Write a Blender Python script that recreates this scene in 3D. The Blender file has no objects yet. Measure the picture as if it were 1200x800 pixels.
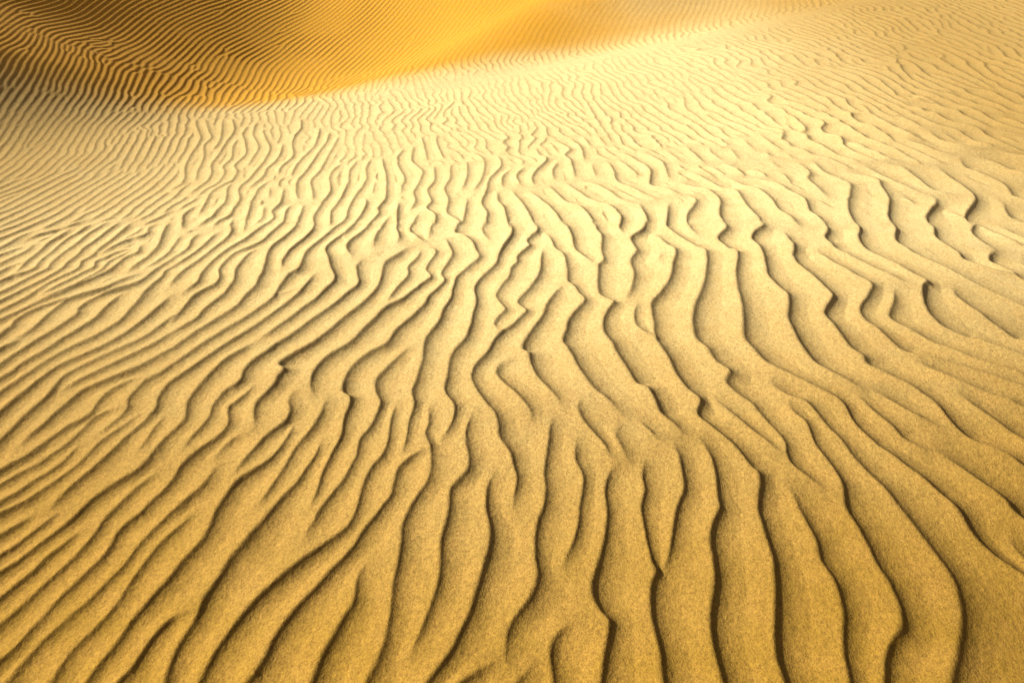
import bpy, math
import numpy as np

# A wind-rippled dune under a low sun.  Units are metres, +Y looks into the picture, the camera's foot is the origin.
# RIPPLES: brinks of the ripples that can be told apart on the near slope, as ground points (x, y, local ripple spacing).
RIPPLES = [
 [(-1.855,1.525,0.134),(-1.733,1.674,0.111),(-1.708,1.705,0.090),(-1.680,1.746,0.080),(-1.667,1.769,0.076)],
 [(-1.808,1.454,0.117),(-1.686,1.596,0.094),(-1.661,1.625,0.075),(-1.638,1.672,0.069),(-1.614,1.720,0.066),(-1.586,1.770,0.063)],
 [(-1.670,1.285,0.131),(-1.598,1.447,0.109),(-1.575,1.499,0.089),(-1.547,1.546,0.080),(-1.529,1.602,0.076),(-1.506,1.639,0.073),(-1.486,1.682,0.070),(-1.471,1.695,0.069)],
 [(-1.317,0.966,0.191),(-1.299,1.186,0.149),(-1.294,1.246,0.116),(-1.283,1.296,0.105),(-1.258,1.336,0.100),(-1.236,1.383,0.095),(-1.220,1.433,0.093),(-1.216,1.484,0.095),(-1.209,1.529,0.098),(-1.198,1.585,0.101),(-1.180,1.642,0.104),(-1.156,1.690,0.102),(-1.131,1.738,0.095),(-1.119,1.775,0.089)],
 [(-1.212,1.002,0.178),(-1.108,1.187,0.150),(-1.087,1.222,0.120),(-1.079,1.259,0.103),(-1.074,1.291,0.096),(-1.067,1.320,0.095),(-1.050,1.357,0.099),(-1.027,1.381,0.106),(-0.987,1.395,0.111)],
 [(-0.595,0.950,0.210),(-0.556,1.188,0.185),(-0.545,1.255,0.164),(-0.526,1.312,0.156),(-0.506,1.373,0.146),(-0.488,1.414,0.134),(-0.484,1.465,0.122),(-0.485,1.510,0.112),(-0.473,1.560,0.105)],
 [(-0.318,1.024,0.190),(-0.115,1.190,0.151),(-0.085,1.214,0.124),(-0.049,1.229,0.122)],
 [(0.135,0.944,0.147),(0.121,1.197,0.142),(0.118,1.258,0.143),(0.126,1.302,0.152),(0.154,1.335,0.165),(0.187,1.352,0.176)],
 [(-0.138,0.989,0.205),(0.033,1.191,0.161),(0.061,1.224,0.118)],
 [(1.855,1.488,0.177),(1.776,1.670,0.157),(1.763,1.701,0.142),(1.763,1.742,0.139)],
 [(-2.467,2.414,0.173),(-2.341,2.676,0.129),(-2.316,2.730,0.088),(-2.294,2.777,0.071)],
 [(-2.019,1.769,0.125),(-1.899,1.951,0.108),(-1.874,1.989,0.097),(-1.841,2.028,0.094),(-1.822,2.097,0.089),(-1.797,2.157,0.084),(-1.768,2.213,0.081),(-1.734,2.246,0.085),(-1.722,2.292,0.097),(-1.730,2.353,0.108),(-1.721,2.417,0.105),(-1.688,2.462,0.090),(-1.645,2.509,0.076)],
 [(-1.977,1.711,0.123),(-1.862,1.890,0.100),(-1.826,1.948,0.080),(-1.780,1.991,0.073),(-1.759,2.041,0.070),(-1.735,2.087,0.069),(-1.715,2.177,0.072),(-1.697,2.260,0.078),(-1.625,2.308,0.084)],
 [(-1.939,1.648,0.148),(-1.813,1.808,0.107),(-1.779,1.853,0.076),(-1.757,1.908,0.068),(-1.715,1.961,0.066),(-1.694,2.009,0.065),(-1.684,2.100,0.064)],
 [(-1.948,1.642,0.181),(-1.788,1.767,0.134),(-1.758,1.791,0.100),(-1.725,1.824,0.094),(-1.699,1.874,0.087),(-1.668,1.930,0.075),(-1.635,1.989,0.071),(-1.623,2.044,0.074),(-1.608,2.113,0.075),(-1.579,2.174,0.067),(-1.551,2.224,0.060),(-1.528,2.270,0.058)],
 [(-1.439,2.070,0.077),(-1.432,2.128,0.078),(-1.430,2.201,0.079),(-1.420,2.272,0.080)],
 [(-1.133,2.039,0.106),(-1.118,2.090,0.108),(-1.090,2.132,0.117),(-1.056,2.156,0.129)],
 [(-0.906,1.800,0.093),(-0.881,1.843,0.093),(-0.866,1.913,0.090),(-0.845,1.997,0.088),(-0.833,2.075,0.093),(-0.809,2.145,0.106),(-0.784,2.219,0.115),(-0.776,2.297,0.118),(-0.778,2.366,0.119)],
 [(0.378,2.026,0.086),(0.364,2.082,0.093),(0.337,2.140,0.114),(0.301,2.213,0.141),(0.278,2.303,0.151),(0.292,2.358,0.145)],
 [(0.445,2.006,0.199),(0.429,2.072,0.183),(0.414,2.153,0.158),(0.433,2.202,0.142)],
 [(0.578,2.121,0.127),(0.546,2.180,0.122),(0.511,2.235,0.117)],
 [(1.644,2.128,0.163),(1.580,2.178,0.156),(1.549,2.246,0.143),(1.517,2.317,0.126),(1.488,2.399,0.113)],
 [(1.749,2.254,0.134),(1.698,2.298,0.142),(1.654,2.338,0.150),(1.608,2.399,0.155),(1.568,2.458,0.161)],
 [(2.390,2.213,0.215),(2.196,2.380,0.190),(2.147,2.426,0.165),(2.087,2.453,0.152),(2.024,2.496,0.149),(1.958,2.554,0.149),(1.899,2.609,0.141),(1.855,2.661,0.131)],
 [(2.264,2.038,0.220),(2.094,2.208,0.203),(2.060,2.244,0.189),(2.036,2.282,0.182),(2.000,2.333,0.169),(1.961,2.398,0.147),(1.935,2.455,0.128)],
 [(-2.433,2.418,0.106),(-2.410,2.789,0.109),(-2.408,2.842,0.112),(-2.402,2.883,0.110),(-2.423,2.947,0.102),(-2.407,3.019,0.088),(-2.357,3.099,0.070),(-2.304,3.167,0.058)],
 [(-2.326,2.775,0.072),(-2.295,2.829,0.093),(-2.293,2.911,0.114),(-2.299,2.997,0.117),(-2.298,3.088,0.108),(-2.296,3.152,0.100),(-2.240,3.205,0.098),(-2.160,3.261,0.096),(-2.125,3.351,0.093),(-2.050,3.448,0.087)],
 [(-2.863,2.970,0.159),(-2.740,3.316,0.129),(-2.718,3.382,0.098),(-2.674,3.414,0.080),(-2.645,3.475,0.071),(-2.662,3.532,0.069),(-2.683,3.611,0.069),(-2.693,3.716,0.072),(-2.711,3.826,0.075),(-2.727,3.967,0.080),(-2.718,4.068,0.099),(-2.726,4.226,0.124)],
 [(-2.759,2.834,0.126),(-2.659,3.187,0.108),(-2.638,3.265,0.093),(-2.622,3.355,0.086),(-2.595,3.432,0.080),(-2.575,3.482,0.076),(-2.603,3.558,0.078),(-2.618,3.660,0.081),(-2.626,3.768,0.083),(-2.627,3.883,0.084),(-2.649,4.026,0.089),(-2.647,4.129,0.106),(-2.649,4.264,0.127)],
 [(-2.712,2.766,0.127),(-2.606,3.103,0.104),(-2.582,3.185,0.083),(-2.557,3.272,0.073),(-2.527,3.355,0.071),(-2.506,3.460,0.074),(-2.505,3.518,0.078),(-2.521,3.577,0.082),(-2.524,3.691,0.085),(-2.547,3.799,0.088),(-2.546,3.916,0.089),(-2.554,4.038,0.096),(-2.566,4.192,0.128),(-2.577,4.273,0.169)],
 [(-2.658,2.689,0.116),(-2.547,3.008,0.101),(-2.524,3.078,0.090),(-2.501,3.152,0.082),(-2.494,3.244,0.072),(-2.485,3.323,0.067),(-2.455,3.398,0.068),(-2.417,3.478,0.072),(-2.429,3.545,0.075),(-2.457,3.614,0.079),(-2.440,3.678,0.081),(-2.455,3.809,0.081),(-2.452,3.926,0.091),(-2.469,4.072,0.123),(-2.488,4.229,0.173),(-2.494,4.283,0.213)],
 [(-2.453,3.213,0.061),(-2.426,3.275,0.065),(-2.396,3.349,0.068),(-2.367,3.444,0.067),(-2.338,3.514,0.066),(-2.379,3.611,0.068),(-2.348,3.666,0.068),(-2.331,3.754,0.068),(-2.279,3.792,0.069)],
 [(-2.407,3.159,0.050),(-2.376,3.228,0.050),(-2.338,3.300,0.050),(-2.307,3.392,0.050),(-2.284,3.489,0.053),(-2.298,3.567,0.056),(-2.311,3.627,0.057),(-2.284,3.693,0.054),(-2.266,3.782,0.051)],
 [(-2.629,2.639,0.183),(-2.495,2.925,0.130),(-2.462,3.000,0.083),(-2.427,3.078,0.070),(-2.395,3.152,0.076),(-2.354,3.230,0.086),(-2.317,3.319,0.104),(-2.273,3.404,0.124),(-2.244,3.492,0.131),(-2.243,3.592,0.115),(-2.246,3.685,0.098),(-2.203,3.743,0.098),(-2.243,3.875,0.108)],
 [(-2.445,3.721,0.090),(-2.450,3.833,0.086),(-2.455,3.950,0.096),(-2.463,4.099,0.132),(-2.491,4.256,0.175)],
 [(-2.922,3.075,0.128),(-2.868,3.518,0.111),(-2.856,3.632,0.097),(-2.835,3.710,0.094),(-2.855,3.831,0.096)],
 [(-2.864,2.994,0.161),(-2.805,3.419,0.124),(-2.793,3.517,0.091),(-2.766,3.540,0.081)],
 [(-3.079,3.267,0.117),(-2.946,3.642,0.102),(-2.919,3.721,0.088),(-2.886,3.781,0.083)],
 [(-3.035,3.239,0.187),(-3.009,3.742,0.198),(-3.006,3.834,0.219),(-3.016,3.952,0.236),(-2.996,4.055,0.240)],
 [(-1.670,2.926,0.071),(-1.662,3.013,0.089),(-1.662,3.104,0.120),(-1.657,3.209,0.137),(-1.629,3.277,0.124),(-1.596,3.340,0.101),(-1.605,3.431,0.091),(-1.651,3.545,0.088),(-1.656,3.667,0.085),(-1.646,3.786,0.082),(-1.598,3.856,0.086),(-1.541,3.964,0.097),(-1.531,4.113,0.103),(-1.520,4.272,0.099),(-1.514,4.355,0.093)],
 [(-1.631,2.831,0.093),(-1.594,2.900,0.095),(-1.557,2.972,0.104),(-1.554,3.061,0.117),(-1.538,3.139,0.126),(-1.512,3.238,0.125),(-1.513,3.333,0.121),(-1.511,3.397,0.120),(-1.552,3.528,0.122),(-1.562,3.670,0.117),(-1.563,3.778,0.104),(-1.540,3.846,0.092)],
 [(-1.927,3.532,0.081),(-1.903,3.635,0.079),(-1.877,3.743,0.079),(-1.868,3.878,0.088),(-1.867,3.998,0.111),(-1.867,4.098,0.135)],
 [(-1.729,3.231,0.115),(-1.709,3.301,0.111),(-1.697,3.372,0.106),(-1.724,3.483,0.098),(-1.727,3.602,0.088),(-1.721,3.750,0.086),(-1.695,3.875,0.096),(-1.658,3.983,0.104),(-1.642,4.134,0.098),(-1.617,4.268,0.082),(-1.593,4.353,0.068)],
 [(-1.983,3.662,0.058),(-1.950,3.728,0.068),(-1.942,3.839,0.085),(-1.975,3.967,0.109),(-1.978,4.091,0.131)],
 [(-1.305,3.574,0.102),(-1.330,3.677,0.106),(-1.337,3.829,0.110),(-1.315,3.946,0.114),(-1.294,4.044,0.118),(-1.285,4.198,0.118),(-1.316,4.361,0.114)],
 [(-2.032,3.777,0.076),(-2.030,3.857,0.069)],
 [(-2.041,4.204,0.154),(-2.031,4.328,0.135)],
 [(-1.938,4.211,0.118),(-1.954,4.333,0.105)],
 [(-1.717,4.144,0.080),(-1.756,4.289,0.082),(-1.765,4.345,0.083)],
 [(-1.238,3.244,0.091),(-1.184,3.279,0.091)],
 [(-0.651,3.192,0.080),(-0.633,3.284,0.092),(-0.608,3.391,0.109),(-0.577,3.504,0.119),(-0.597,3.623,0.116),(-0.560,3.749,0.103),(-0.546,3.861,0.093)],
 [(-1.081,4.072,0.094),(-1.056,4.228,0.096),(-1.034,4.366,0.097)],
 [(-0.945,3.769,0.205),(-1.004,3.904,0.171),(-1.005,4.024,0.135),(-0.964,4.150,0.112),(-0.925,4.367,0.101)],
 [(-0.846,3.917,0.199),(-0.859,4.100,0.155),(-0.847,4.257,0.111),(-0.834,4.367,0.090)],
 [(-0.704,3.977,0.195),(-0.708,4.076,0.151),(-0.750,4.231,0.112),(-0.759,4.368,0.098)],
 [(-0.544,4.002,0.188),(-0.602,4.101,0.149),(-0.658,4.205,0.124),(-0.654,4.368,0.123)],
 [(-0.524,4.076,0.168),(-0.527,4.205,0.161),(-0.514,4.368,0.155)],
 [(-0.134,4.027,0.140),(-0.176,4.153,0.153),(-0.185,4.285,0.161),(-0.173,4.368,0.158)],
 [(0.480,3.680,0.115),(0.436,3.775,0.128),(0.392,3.887,0.147),(0.388,4.078,0.167),(0.371,4.231,0.184),(0.336,4.367,0.193)],
 [(0.688,2.841,0.192),(0.648,2.901,0.152),(0.616,2.978,0.119),(0.628,3.082,0.108),(0.658,3.177,0.104)],
 [(0.609,3.242,0.155),(0.659,3.363,0.173),(0.694,3.512,0.195),(0.700,3.693,0.210),(0.755,3.845,0.213),(0.760,4.056,0.205),(0.851,4.182,0.187),(0.912,4.369,0.170)],
 [(0.862,3.716,0.112),(0.905,3.803,0.111)],
 [(1.188,4.101,0.168),(1.171,4.214,0.181),(1.187,4.373,0.191)],
 [(1.907,4.289,0.170),(1.882,4.404,0.138)],
 [(2.938,2.980,0.240),(2.765,3.274,0.240),(2.714,3.364,0.240),(2.669,3.443,0.240),(2.628,3.535,0.240),(2.592,3.642,0.240),(2.558,3.744,0.240),(2.509,3.860,0.240),(2.478,3.985,0.240),(2.479,4.144,0.231),(2.576,4.324,0.197),(2.586,4.475,0.154)],
 [(2.960,3.712,0.169),(2.891,3.749,0.191),(2.834,3.809,0.213),(2.783,3.882,0.226),(2.801,3.980,0.234),(2.789,4.098,0.239),(2.794,4.236,0.240),(2.851,4.363,0.240),(2.889,4.516,0.240)],
 [(3.110,4.107,0.240),(3.094,4.215,0.228),(3.109,4.355,0.193),(3.207,4.489,0.169),(3.212,4.562,0.181)],
 [(2.955,3.076,0.228),(2.988,3.614,0.230),(2.995,3.738,0.233),(2.984,3.824,0.236),(2.975,3.924,0.239),(3.099,4.072,0.240)],
 [(3.608,3.887,0.238),(3.459,4.342,0.236),(3.433,4.417,0.232),(3.420,4.508,0.228)],
 [(3.503,3.744,0.224),(3.356,4.181,0.209),(3.346,4.212,0.197),(3.164,4.731,0.195)],
 [(4.102,4.498,0.206),(3.619,4.596,0.200),(3.552,4.610,0.206)],
 [(-2.556,5.003,0.216),(-2.542,5.146,0.201),(-2.584,5.328,0.183),(-2.693,5.593,0.174),(-2.784,5.934,0.168),(-2.829,6.171,0.162),(-2.906,6.479,0.167),(-3.073,6.816,0.188),(-3.278,7.290,0.213)],
 [(-2.380,4.907,0.140),(-2.375,5.079,0.128),(-2.373,5.242,0.115),(-2.425,5.468,0.107),(-2.505,5.663,0.104),(-2.553,5.970,0.100),(-2.636,6.408,0.104),(-2.707,6.799,0.137),(-2.914,7.322,0.180)],
 [(-2.462,5.231,0.097),(-2.548,5.491,0.102),(-2.658,5.908,0.102),(-2.783,6.230,0.097),(-2.812,6.493,0.103),(-2.945,6.770,0.139),(-3.189,7.305,0.181)],
 [(-2.302,4.866,0.128),(-2.305,5.035,0.103),(-2.273,5.180,0.087),(-2.313,5.442,0.090),(-2.395,5.636,0.096),(-2.416,5.896,0.096),(-2.517,6.217,0.090),(-2.566,6.471,0.080)],
 [(-2.039,4.222,0.105),(-2.032,4.301,0.110),(-2.017,4.411,0.114),(-2.040,4.551,0.110),(-2.057,4.761,0.101),(-2.151,5.051,0.091),(-2.168,5.191,0.084)],
 [(-1.930,4.204,0.119),(-1.951,4.334,0.110),(-1.915,4.446,0.106),(-1.946,4.617,0.102),(-1.969,4.800,0.094),(-2.068,5.058,0.089),(-2.064,5.275,0.092),(-2.083,5.505,0.098),(-2.103,5.752,0.107),(-2.166,6.156,0.136),(-2.326,6.550,0.181),(-2.457,6.883,0.212)],
 [(-1.818,4.186,0.132),(-1.877,4.393,0.112)],
 [(-1.995,5.064,0.082),(-1.987,5.207,0.103),(-1.980,5.396,0.121),(-2.018,5.592,0.117),(-2.011,5.847,0.106),(-2.053,6.118,0.102),(-2.110,6.358,0.103)],
 [(-1.772,4.845,0.119),(-1.847,5.110,0.134)],
 [(-1.880,5.442,0.110),(-1.915,5.640,0.113),(-1.904,5.943,0.131),(-2.020,6.364,0.170),(-2.078,6.675,0.213),(-2.099,6.958,0.235),(-2.204,7.326,0.240)],
 [(-1.758,5.372,0.124),(-1.799,5.647,0.116),(-1.807,5.948,0.113),(-1.802,6.275,0.126),(-1.849,6.629,0.162),(-1.915,6.959,0.200)],
 [(-1.412,4.228,0.111),(-1.441,4.440,0.109),(-1.480,4.700,0.109)],
 [(-1.553,4.823,0.112),(-1.622,5.018,0.119),(-1.678,5.263,0.122),(-1.677,5.453,0.114),(-1.691,5.736,0.104),(-1.716,6.135,0.106),(-1.731,6.476,0.136),(-1.777,6.790,0.178)],
 [(-1.438,4.795,0.132),(-1.500,5.022,0.129),(-1.573,5.267,0.131),(-1.571,5.535,0.154),(-1.592,5.825,0.194),(-1.623,6.232,0.222),(-1.659,6.630,0.229)],
 [(-2.197,5.658,0.101),(-2.242,5.961,0.099),(-2.295,6.242,0.107),(-2.496,6.703,0.142),(-2.611,7.188,0.187)],
 [(-1.037,4.947,0.099),(-1.066,5.240,0.094)],
 [(-0.857,4.211,0.094),(-0.833,4.449,0.085)],
 [(-0.661,4.237,0.119),(-0.641,4.506,0.119)],
 [(-0.711,4.592,0.119),(-0.693,4.772,0.114),(-0.731,4.997,0.111),(-0.714,5.311,0.115),(-0.734,5.538,0.124),(-0.851,5.824,0.139),(-0.893,6.268,0.153)],
 [(-0.521,4.238,0.142),(-0.514,4.450,0.134),(-0.596,4.635,0.128),(-0.575,4.771,0.124),(-0.633,5.030,0.120),(-0.603,5.274,0.121),(-0.646,5.655,0.126)],
 [(-0.717,5.821,0.198),(-0.779,6.172,0.179),(-0.853,6.601,0.172)],
 [(-0.363,4.238,0.174),(-0.347,4.342,0.160),(-0.443,4.534,0.140),(-0.454,4.802,0.130),(-0.507,5.062,0.132),(-0.488,5.308,0.147),(-0.512,5.692,0.165)],
 [(-0.375,5.027,0.120),(-0.352,5.378,0.145),(-0.380,5.768,0.172)],
 [(-0.580,5.858,0.239),(-0.672,6.258,0.239),(-0.721,6.641,0.239)],
 [(-0.176,4.213,0.163),(-0.166,4.504,0.148),(-0.214,4.738,0.136),(-0.182,5.024,0.135),(-0.178,5.265,0.156),(-0.083,5.636,0.198),(-0.123,5.921,0.231)],
 [(-0.009,4.212,0.164),(-0.050,4.618,0.151),(-0.092,4.768,0.133),(-0.107,4.990,0.117)],
 [(-0.283,4.993,0.128),(-0.227,5.375,0.141),(-0.236,5.803,0.178),(-0.325,6.017,0.215)],
 [(-0.065,5.089,0.187),(-0.073,5.335,0.144),(-0.012,5.518,0.108)],
 [(0.168,4.237,0.175),(0.109,4.588,0.170),(0.052,4.828,0.181),(0.000,5.021,0.205)],
 [(0.363,4.238,0.188),(0.288,4.587,0.180),(0.226,4.764,0.168),(0.138,4.986,0.160)],
 [(0.866,4.240,0.169),(0.916,4.395,0.184),(0.912,4.700,0.207)],
 [(0.866,4.729,0.203),(0.787,4.819,0.205),(0.740,4.944,0.207),(0.654,5.124,0.215),(0.574,5.210,0.225)],
 [(0.076,5.120,0.119),(0.040,5.368,0.128),(0.106,5.590,0.139)],
 [(0.174,5.118,0.211),(0.171,5.400,0.205),(0.301,5.775,0.216),(0.247,5.940,0.233),(0.216,6.131,0.240)],
 [(0.334,5.252,0.205),(0.336,5.504,0.166),(0.395,5.731,0.130)],
 [(0.662,5.312,0.186),(0.671,5.677,0.171)],
 [(0.975,5.302,0.138),(0.991,5.406,0.154),(0.910,5.739,0.172)],
 [(0.619,5.757,0.236),(0.620,6.119,0.237),(0.547,6.426,0.238)],
 [(0.712,6.152,0.216),(0.675,6.456,0.207)],
 [(0.842,6.182,0.240),(0.810,6.484,0.240)],
 [(1.423,5.675,0.198),(1.357,6.017,0.214)],
 [(1.161,4.246,0.108),(1.197,4.452,0.156),(1.325,4.732,0.200),(1.300,4.849,0.219)],
 [(1.402,4.253,0.230),(1.422,4.458,0.218),(1.497,4.764,0.198),(1.476,4.972,0.190),(1.395,5.034,0.197),(1.315,5.162,0.206)],
 [(1.659,4.265,0.237),(1.675,4.442,0.228),(1.671,4.657,0.211),(1.681,4.945,0.195),(1.599,5.035,0.191),(1.537,5.177,0.204),(1.454,5.393,0.222)],
 [(1.900,4.282,0.204),(1.905,4.431,0.210),(1.878,4.613,0.218),(1.891,4.807,0.219),(1.860,5.011,0.215),(1.779,5.100,0.217),(1.713,5.258,0.227)],
 [(2.097,4.299,0.167),(2.106,4.422,0.196),(2.095,4.601,0.225),(2.135,4.822,0.238),(2.089,4.991,0.240),(2.041,5.138,0.240),(1.914,5.260,0.240)],
 [(2.330,4.892,0.203),(2.331,5.093,0.219),(2.331,5.273,0.222),(2.388,5.399,0.200),(2.375,5.622,0.176)],
 [(1.602,5.632,0.218),(1.577,5.887,0.213),(1.553,6.118,0.218)],
 [(1.771,5.697,0.220),(1.730,5.916,0.217),(1.741,6.065,0.220)],
 [(1.911,5.728,0.220),(1.922,6.016,0.207)],
 [(2.115,5.934,0.218),(2.097,6.269,0.223)],
 [(2.333,5.928,0.240),(2.301,6.181,0.240),(2.281,6.370,0.240)],
 [(2.190,5.489,0.234),(2.161,5.689,0.236)],
 [(2.604,4.358,0.192),(2.616,4.528,0.216),(2.791,4.881,0.232),(2.853,5.160,0.227),(2.871,5.275,0.220),(2.737,5.414,0.223)],
 [(3.122,5.075,0.210),(3.061,5.178,0.215),(2.979,5.340,0.223),(2.908,5.573,0.230)],
 [(3.339,5.070,0.240),(3.254,5.141,0.239),(3.234,5.302,0.240),(3.204,5.527,0.240),(3.113,5.612,0.240)],
 [(2.857,4.394,0.240),(2.920,4.593,0.240),(3.136,4.868,0.240),(3.172,5.001,0.240)],
 [(3.182,4.443,0.181),(3.219,4.634,0.201),(3.486,4.959,0.223),(3.523,5.165,0.236),(3.508,5.350,0.239),(3.506,5.571,0.240)],
 [(4.099,4.548,0.229),(3.869,4.999,0.234),(3.834,5.068,0.239),(3.872,5.246,0.240),(3.842,5.373,0.240),(3.786,5.502,0.240),(3.736,5.582,0.240),(3.790,5.753,0.240)],
 [(3.839,4.190,0.231),(3.635,4.622,0.229),(3.595,4.708,0.233),(3.690,4.956,0.238)],
 [(4.515,5.115,0.240),(4.152,5.469,0.240),(4.079,5.544,0.240),(4.036,5.677,0.240),(3.961,5.758,0.240)],
 [(4.071,5.960,0.240),(3.928,6.019,0.240),(3.815,6.142,0.240),(3.806,6.333,0.240)],
 [(3.745,5.854,0.240),(3.659,5.927,0.240),(3.605,6.018,0.240),(3.514,6.145,0.240)],
 [(4.755,5.459,0.240),(4.336,5.781,0.240),(4.221,5.876,0.240)],
 [(4.553,6.265,0.240),(4.473,6.328,0.240)],
 [(-1.622,1.210,0.142),(-1.546,1.360,0.118),(-1.525,1.402,0.096),(-1.504,1.445,0.088),(-1.488,1.489,0.085),(-1.463,1.543,0.084),(-1.441,1.595,0.084),(-1.426,1.649,0.085),(-1.415,1.700,0.088),(-1.414,1.736,0.092),(-1.405,1.773,0.096),(-1.390,1.820,0.097),(-1.374,1.869,0.095),(-1.349,1.919,0.089),(-1.322,1.967,0.085)],
 [(-1.490,0.989,0.192),(-1.430,1.185,0.150),(-1.416,1.233,0.112),(-1.403,1.276,0.098),(-1.389,1.318,0.094),(-1.366,1.358,0.094),(-1.342,1.400,0.095),(-1.318,1.432,0.093),(-1.303,1.468,0.088),(-1.281,1.521,0.080),(-1.261,1.568,0.074),(-1.255,1.617,0.074),(-1.244,1.659,0.077),(-1.223,1.711,0.080),(-1.199,1.761,0.084),(-1.194,1.775,0.097),(-1.161,1.836,0.114),(-1.132,1.881,0.120),(-1.119,1.932,0.115),(-1.110,1.995,0.107)],
 [(-0.695,1.645,0.120),(-0.684,1.692,0.127),(-0.673,1.736,0.132),(-0.667,1.777,0.124),(-0.644,1.844,0.105),(-0.617,1.904,0.091),(-0.600,1.977,0.089),(-0.588,2.042,0.094),(-0.590,2.123,0.097),(-0.563,2.183,0.097),(-0.549,2.259,0.104),(-0.544,2.339,0.123),(-0.574,2.409,0.142),(-0.586,2.483,0.151),(-0.570,2.560,0.149),(-0.534,2.642,0.135),(-0.504,2.710,0.116),(-0.480,2.755,0.103)],
 [(-0.358,0.982,0.186),(-0.217,1.189,0.149),(-0.185,1.238,0.131),(-0.157,1.288,0.139),(-0.129,1.360,0.145),(-0.113,1.430,0.148),(-0.096,1.511,0.156),(-0.077,1.590,0.162),(-0.068,1.656,0.160),(-0.074,1.725,0.147),(-0.086,1.780,0.125),(-0.085,1.876,0.106),(-0.063,1.937,0.097)],
 [(0.086,2.230,0.129),(0.084,2.288,0.146),(0.054,2.356,0.151),(0.000,2.441,0.147),(-0.047,2.516,0.148),(-0.067,2.570,0.160),(-0.048,2.627,0.186),(-0.010,2.653,0.213)],
 [(1.033,2.068,0.084),(1.007,2.117,0.093),(0.960,2.191,0.104),(0.919,2.264,0.110),(0.865,2.367,0.111)],
 [(-1.187,4.258,0.083),(-1.255,4.558,0.094),(-1.248,4.706,0.103),(-1.252,4.863,0.110),(-1.270,5.202,0.123),(-1.320,5.502,0.140),(-1.326,5.829,0.153)],
 [(-2.244,2.119,0.154),(-2.163,2.387,0.118),(-2.140,2.469,0.088),(-2.112,2.547,0.081),(-2.079,2.639,0.086),(-2.040,2.709,0.095),(-1.975,2.793,0.105),(-1.937,2.875,0.112),(-1.914,2.960,0.118),(-1.918,3.063,0.129),(-1.916,3.158,0.141),(-1.934,3.256,0.138),(-1.930,3.344,0.114),(-1.922,3.436,0.090),(-1.938,3.512,0.082),(-1.905,3.594,0.082)],
 [(0.167,1.552,0.107),(0.191,1.600,0.108),(0.216,1.658,0.109),(0.232,1.719,0.108),(0.241,1.783,0.107),(0.258,1.859,0.109),(0.261,1.940,0.114),(0.244,2.025,0.114),(0.256,2.127,0.107)],
 [(0.217,0.939,0.200),(0.262,1.193,0.179),(0.273,1.253,0.158),(0.289,1.311,0.149),(0.297,1.357,0.154),(0.275,1.391,0.170),(0.259,1.433,0.182),(0.260,1.477,0.176),(0.275,1.530,0.161),(0.299,1.593,0.145),(0.322,1.668,0.131),(0.333,1.738,0.120),(0.338,1.784,0.117),(0.339,1.860,0.121),(0.359,1.931,0.127),(0.393,1.978,0.132)],
 [(0.409,0.941,0.213),(0.430,1.195,0.189),(0.436,1.262,0.168),(0.433,1.319,0.163),(0.430,1.380,0.170),(0.436,1.436,0.178),(0.448,1.487,0.178),(0.469,1.533,0.158),(0.462,1.572,0.127),(0.458,1.637,0.109),(0.458,1.705,0.111),(0.460,1.786,0.120),(0.483,1.863,0.128),(0.486,1.933,0.127),(0.510,2.007,0.121)],
 [(0.618,0.954,0.196),(0.602,1.199,0.186),(0.598,1.259,0.180),(0.597,1.323,0.182),(0.608,1.384,0.186),(0.635,1.441,0.187),(0.657,1.507,0.185),(0.663,1.577,0.180),(0.674,1.651,0.174),(0.697,1.720,0.165),(0.733,1.775,0.154),(0.740,1.794,0.144),(0.748,1.870,0.139),(0.761,1.971,0.137),(0.760,2.035,0.143),(0.740,2.130,0.153)],
 [(0.693,2.147,0.165),(0.662,2.206,0.170),(0.615,2.282,0.182),(0.602,2.362,0.188),(0.587,2.432,0.187),(0.548,2.475,0.194),(0.524,2.567,0.205),(0.501,2.682,0.211),(0.492,2.770,0.209),(0.472,2.825,0.200),(0.455,2.906,0.183),(0.465,3.020,0.162),(0.498,3.111,0.146),(0.538,3.183,0.141),(0.506,3.240,0.147),(0.474,3.308,0.160),(0.481,3.452,0.173),(0.505,3.628,0.174),(0.545,3.712,0.171),(0.552,3.888,0.179),(0.576,4.104,0.188),(0.552,4.232,0.189),(0.541,4.367,0.189)],
 [(0.921,0.958,0.201),(0.969,1.213,0.171),(0.980,1.274,0.152),(1.003,1.340,0.159),(1.026,1.409,0.174),(1.040,1.481,0.184),(1.041,1.548,0.185),(1.032,1.602,0.180),(1.036,1.676,0.175),(1.033,1.753,0.170),(1.026,1.807,0.164),(1.026,1.844,0.150),(1.021,1.901,0.134)],
 [(0.957,0.955,0.185),(1.081,1.219,0.169),(1.104,1.269,0.160),(1.141,1.316,0.164),(1.191,1.358,0.172),(1.216,1.414,0.183),(1.228,1.472,0.197),(1.230,1.538,0.209),(1.220,1.599,0.212),(1.217,1.663,0.208),(1.210,1.738,0.198),(1.198,1.817,0.180),(1.225,1.913,0.154),(1.223,1.973,0.133),(1.209,2.045,0.124),(1.194,2.120,0.117),(1.197,2.226,0.110),(1.167,2.292,0.105),(1.163,2.351,0.103)],
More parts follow.
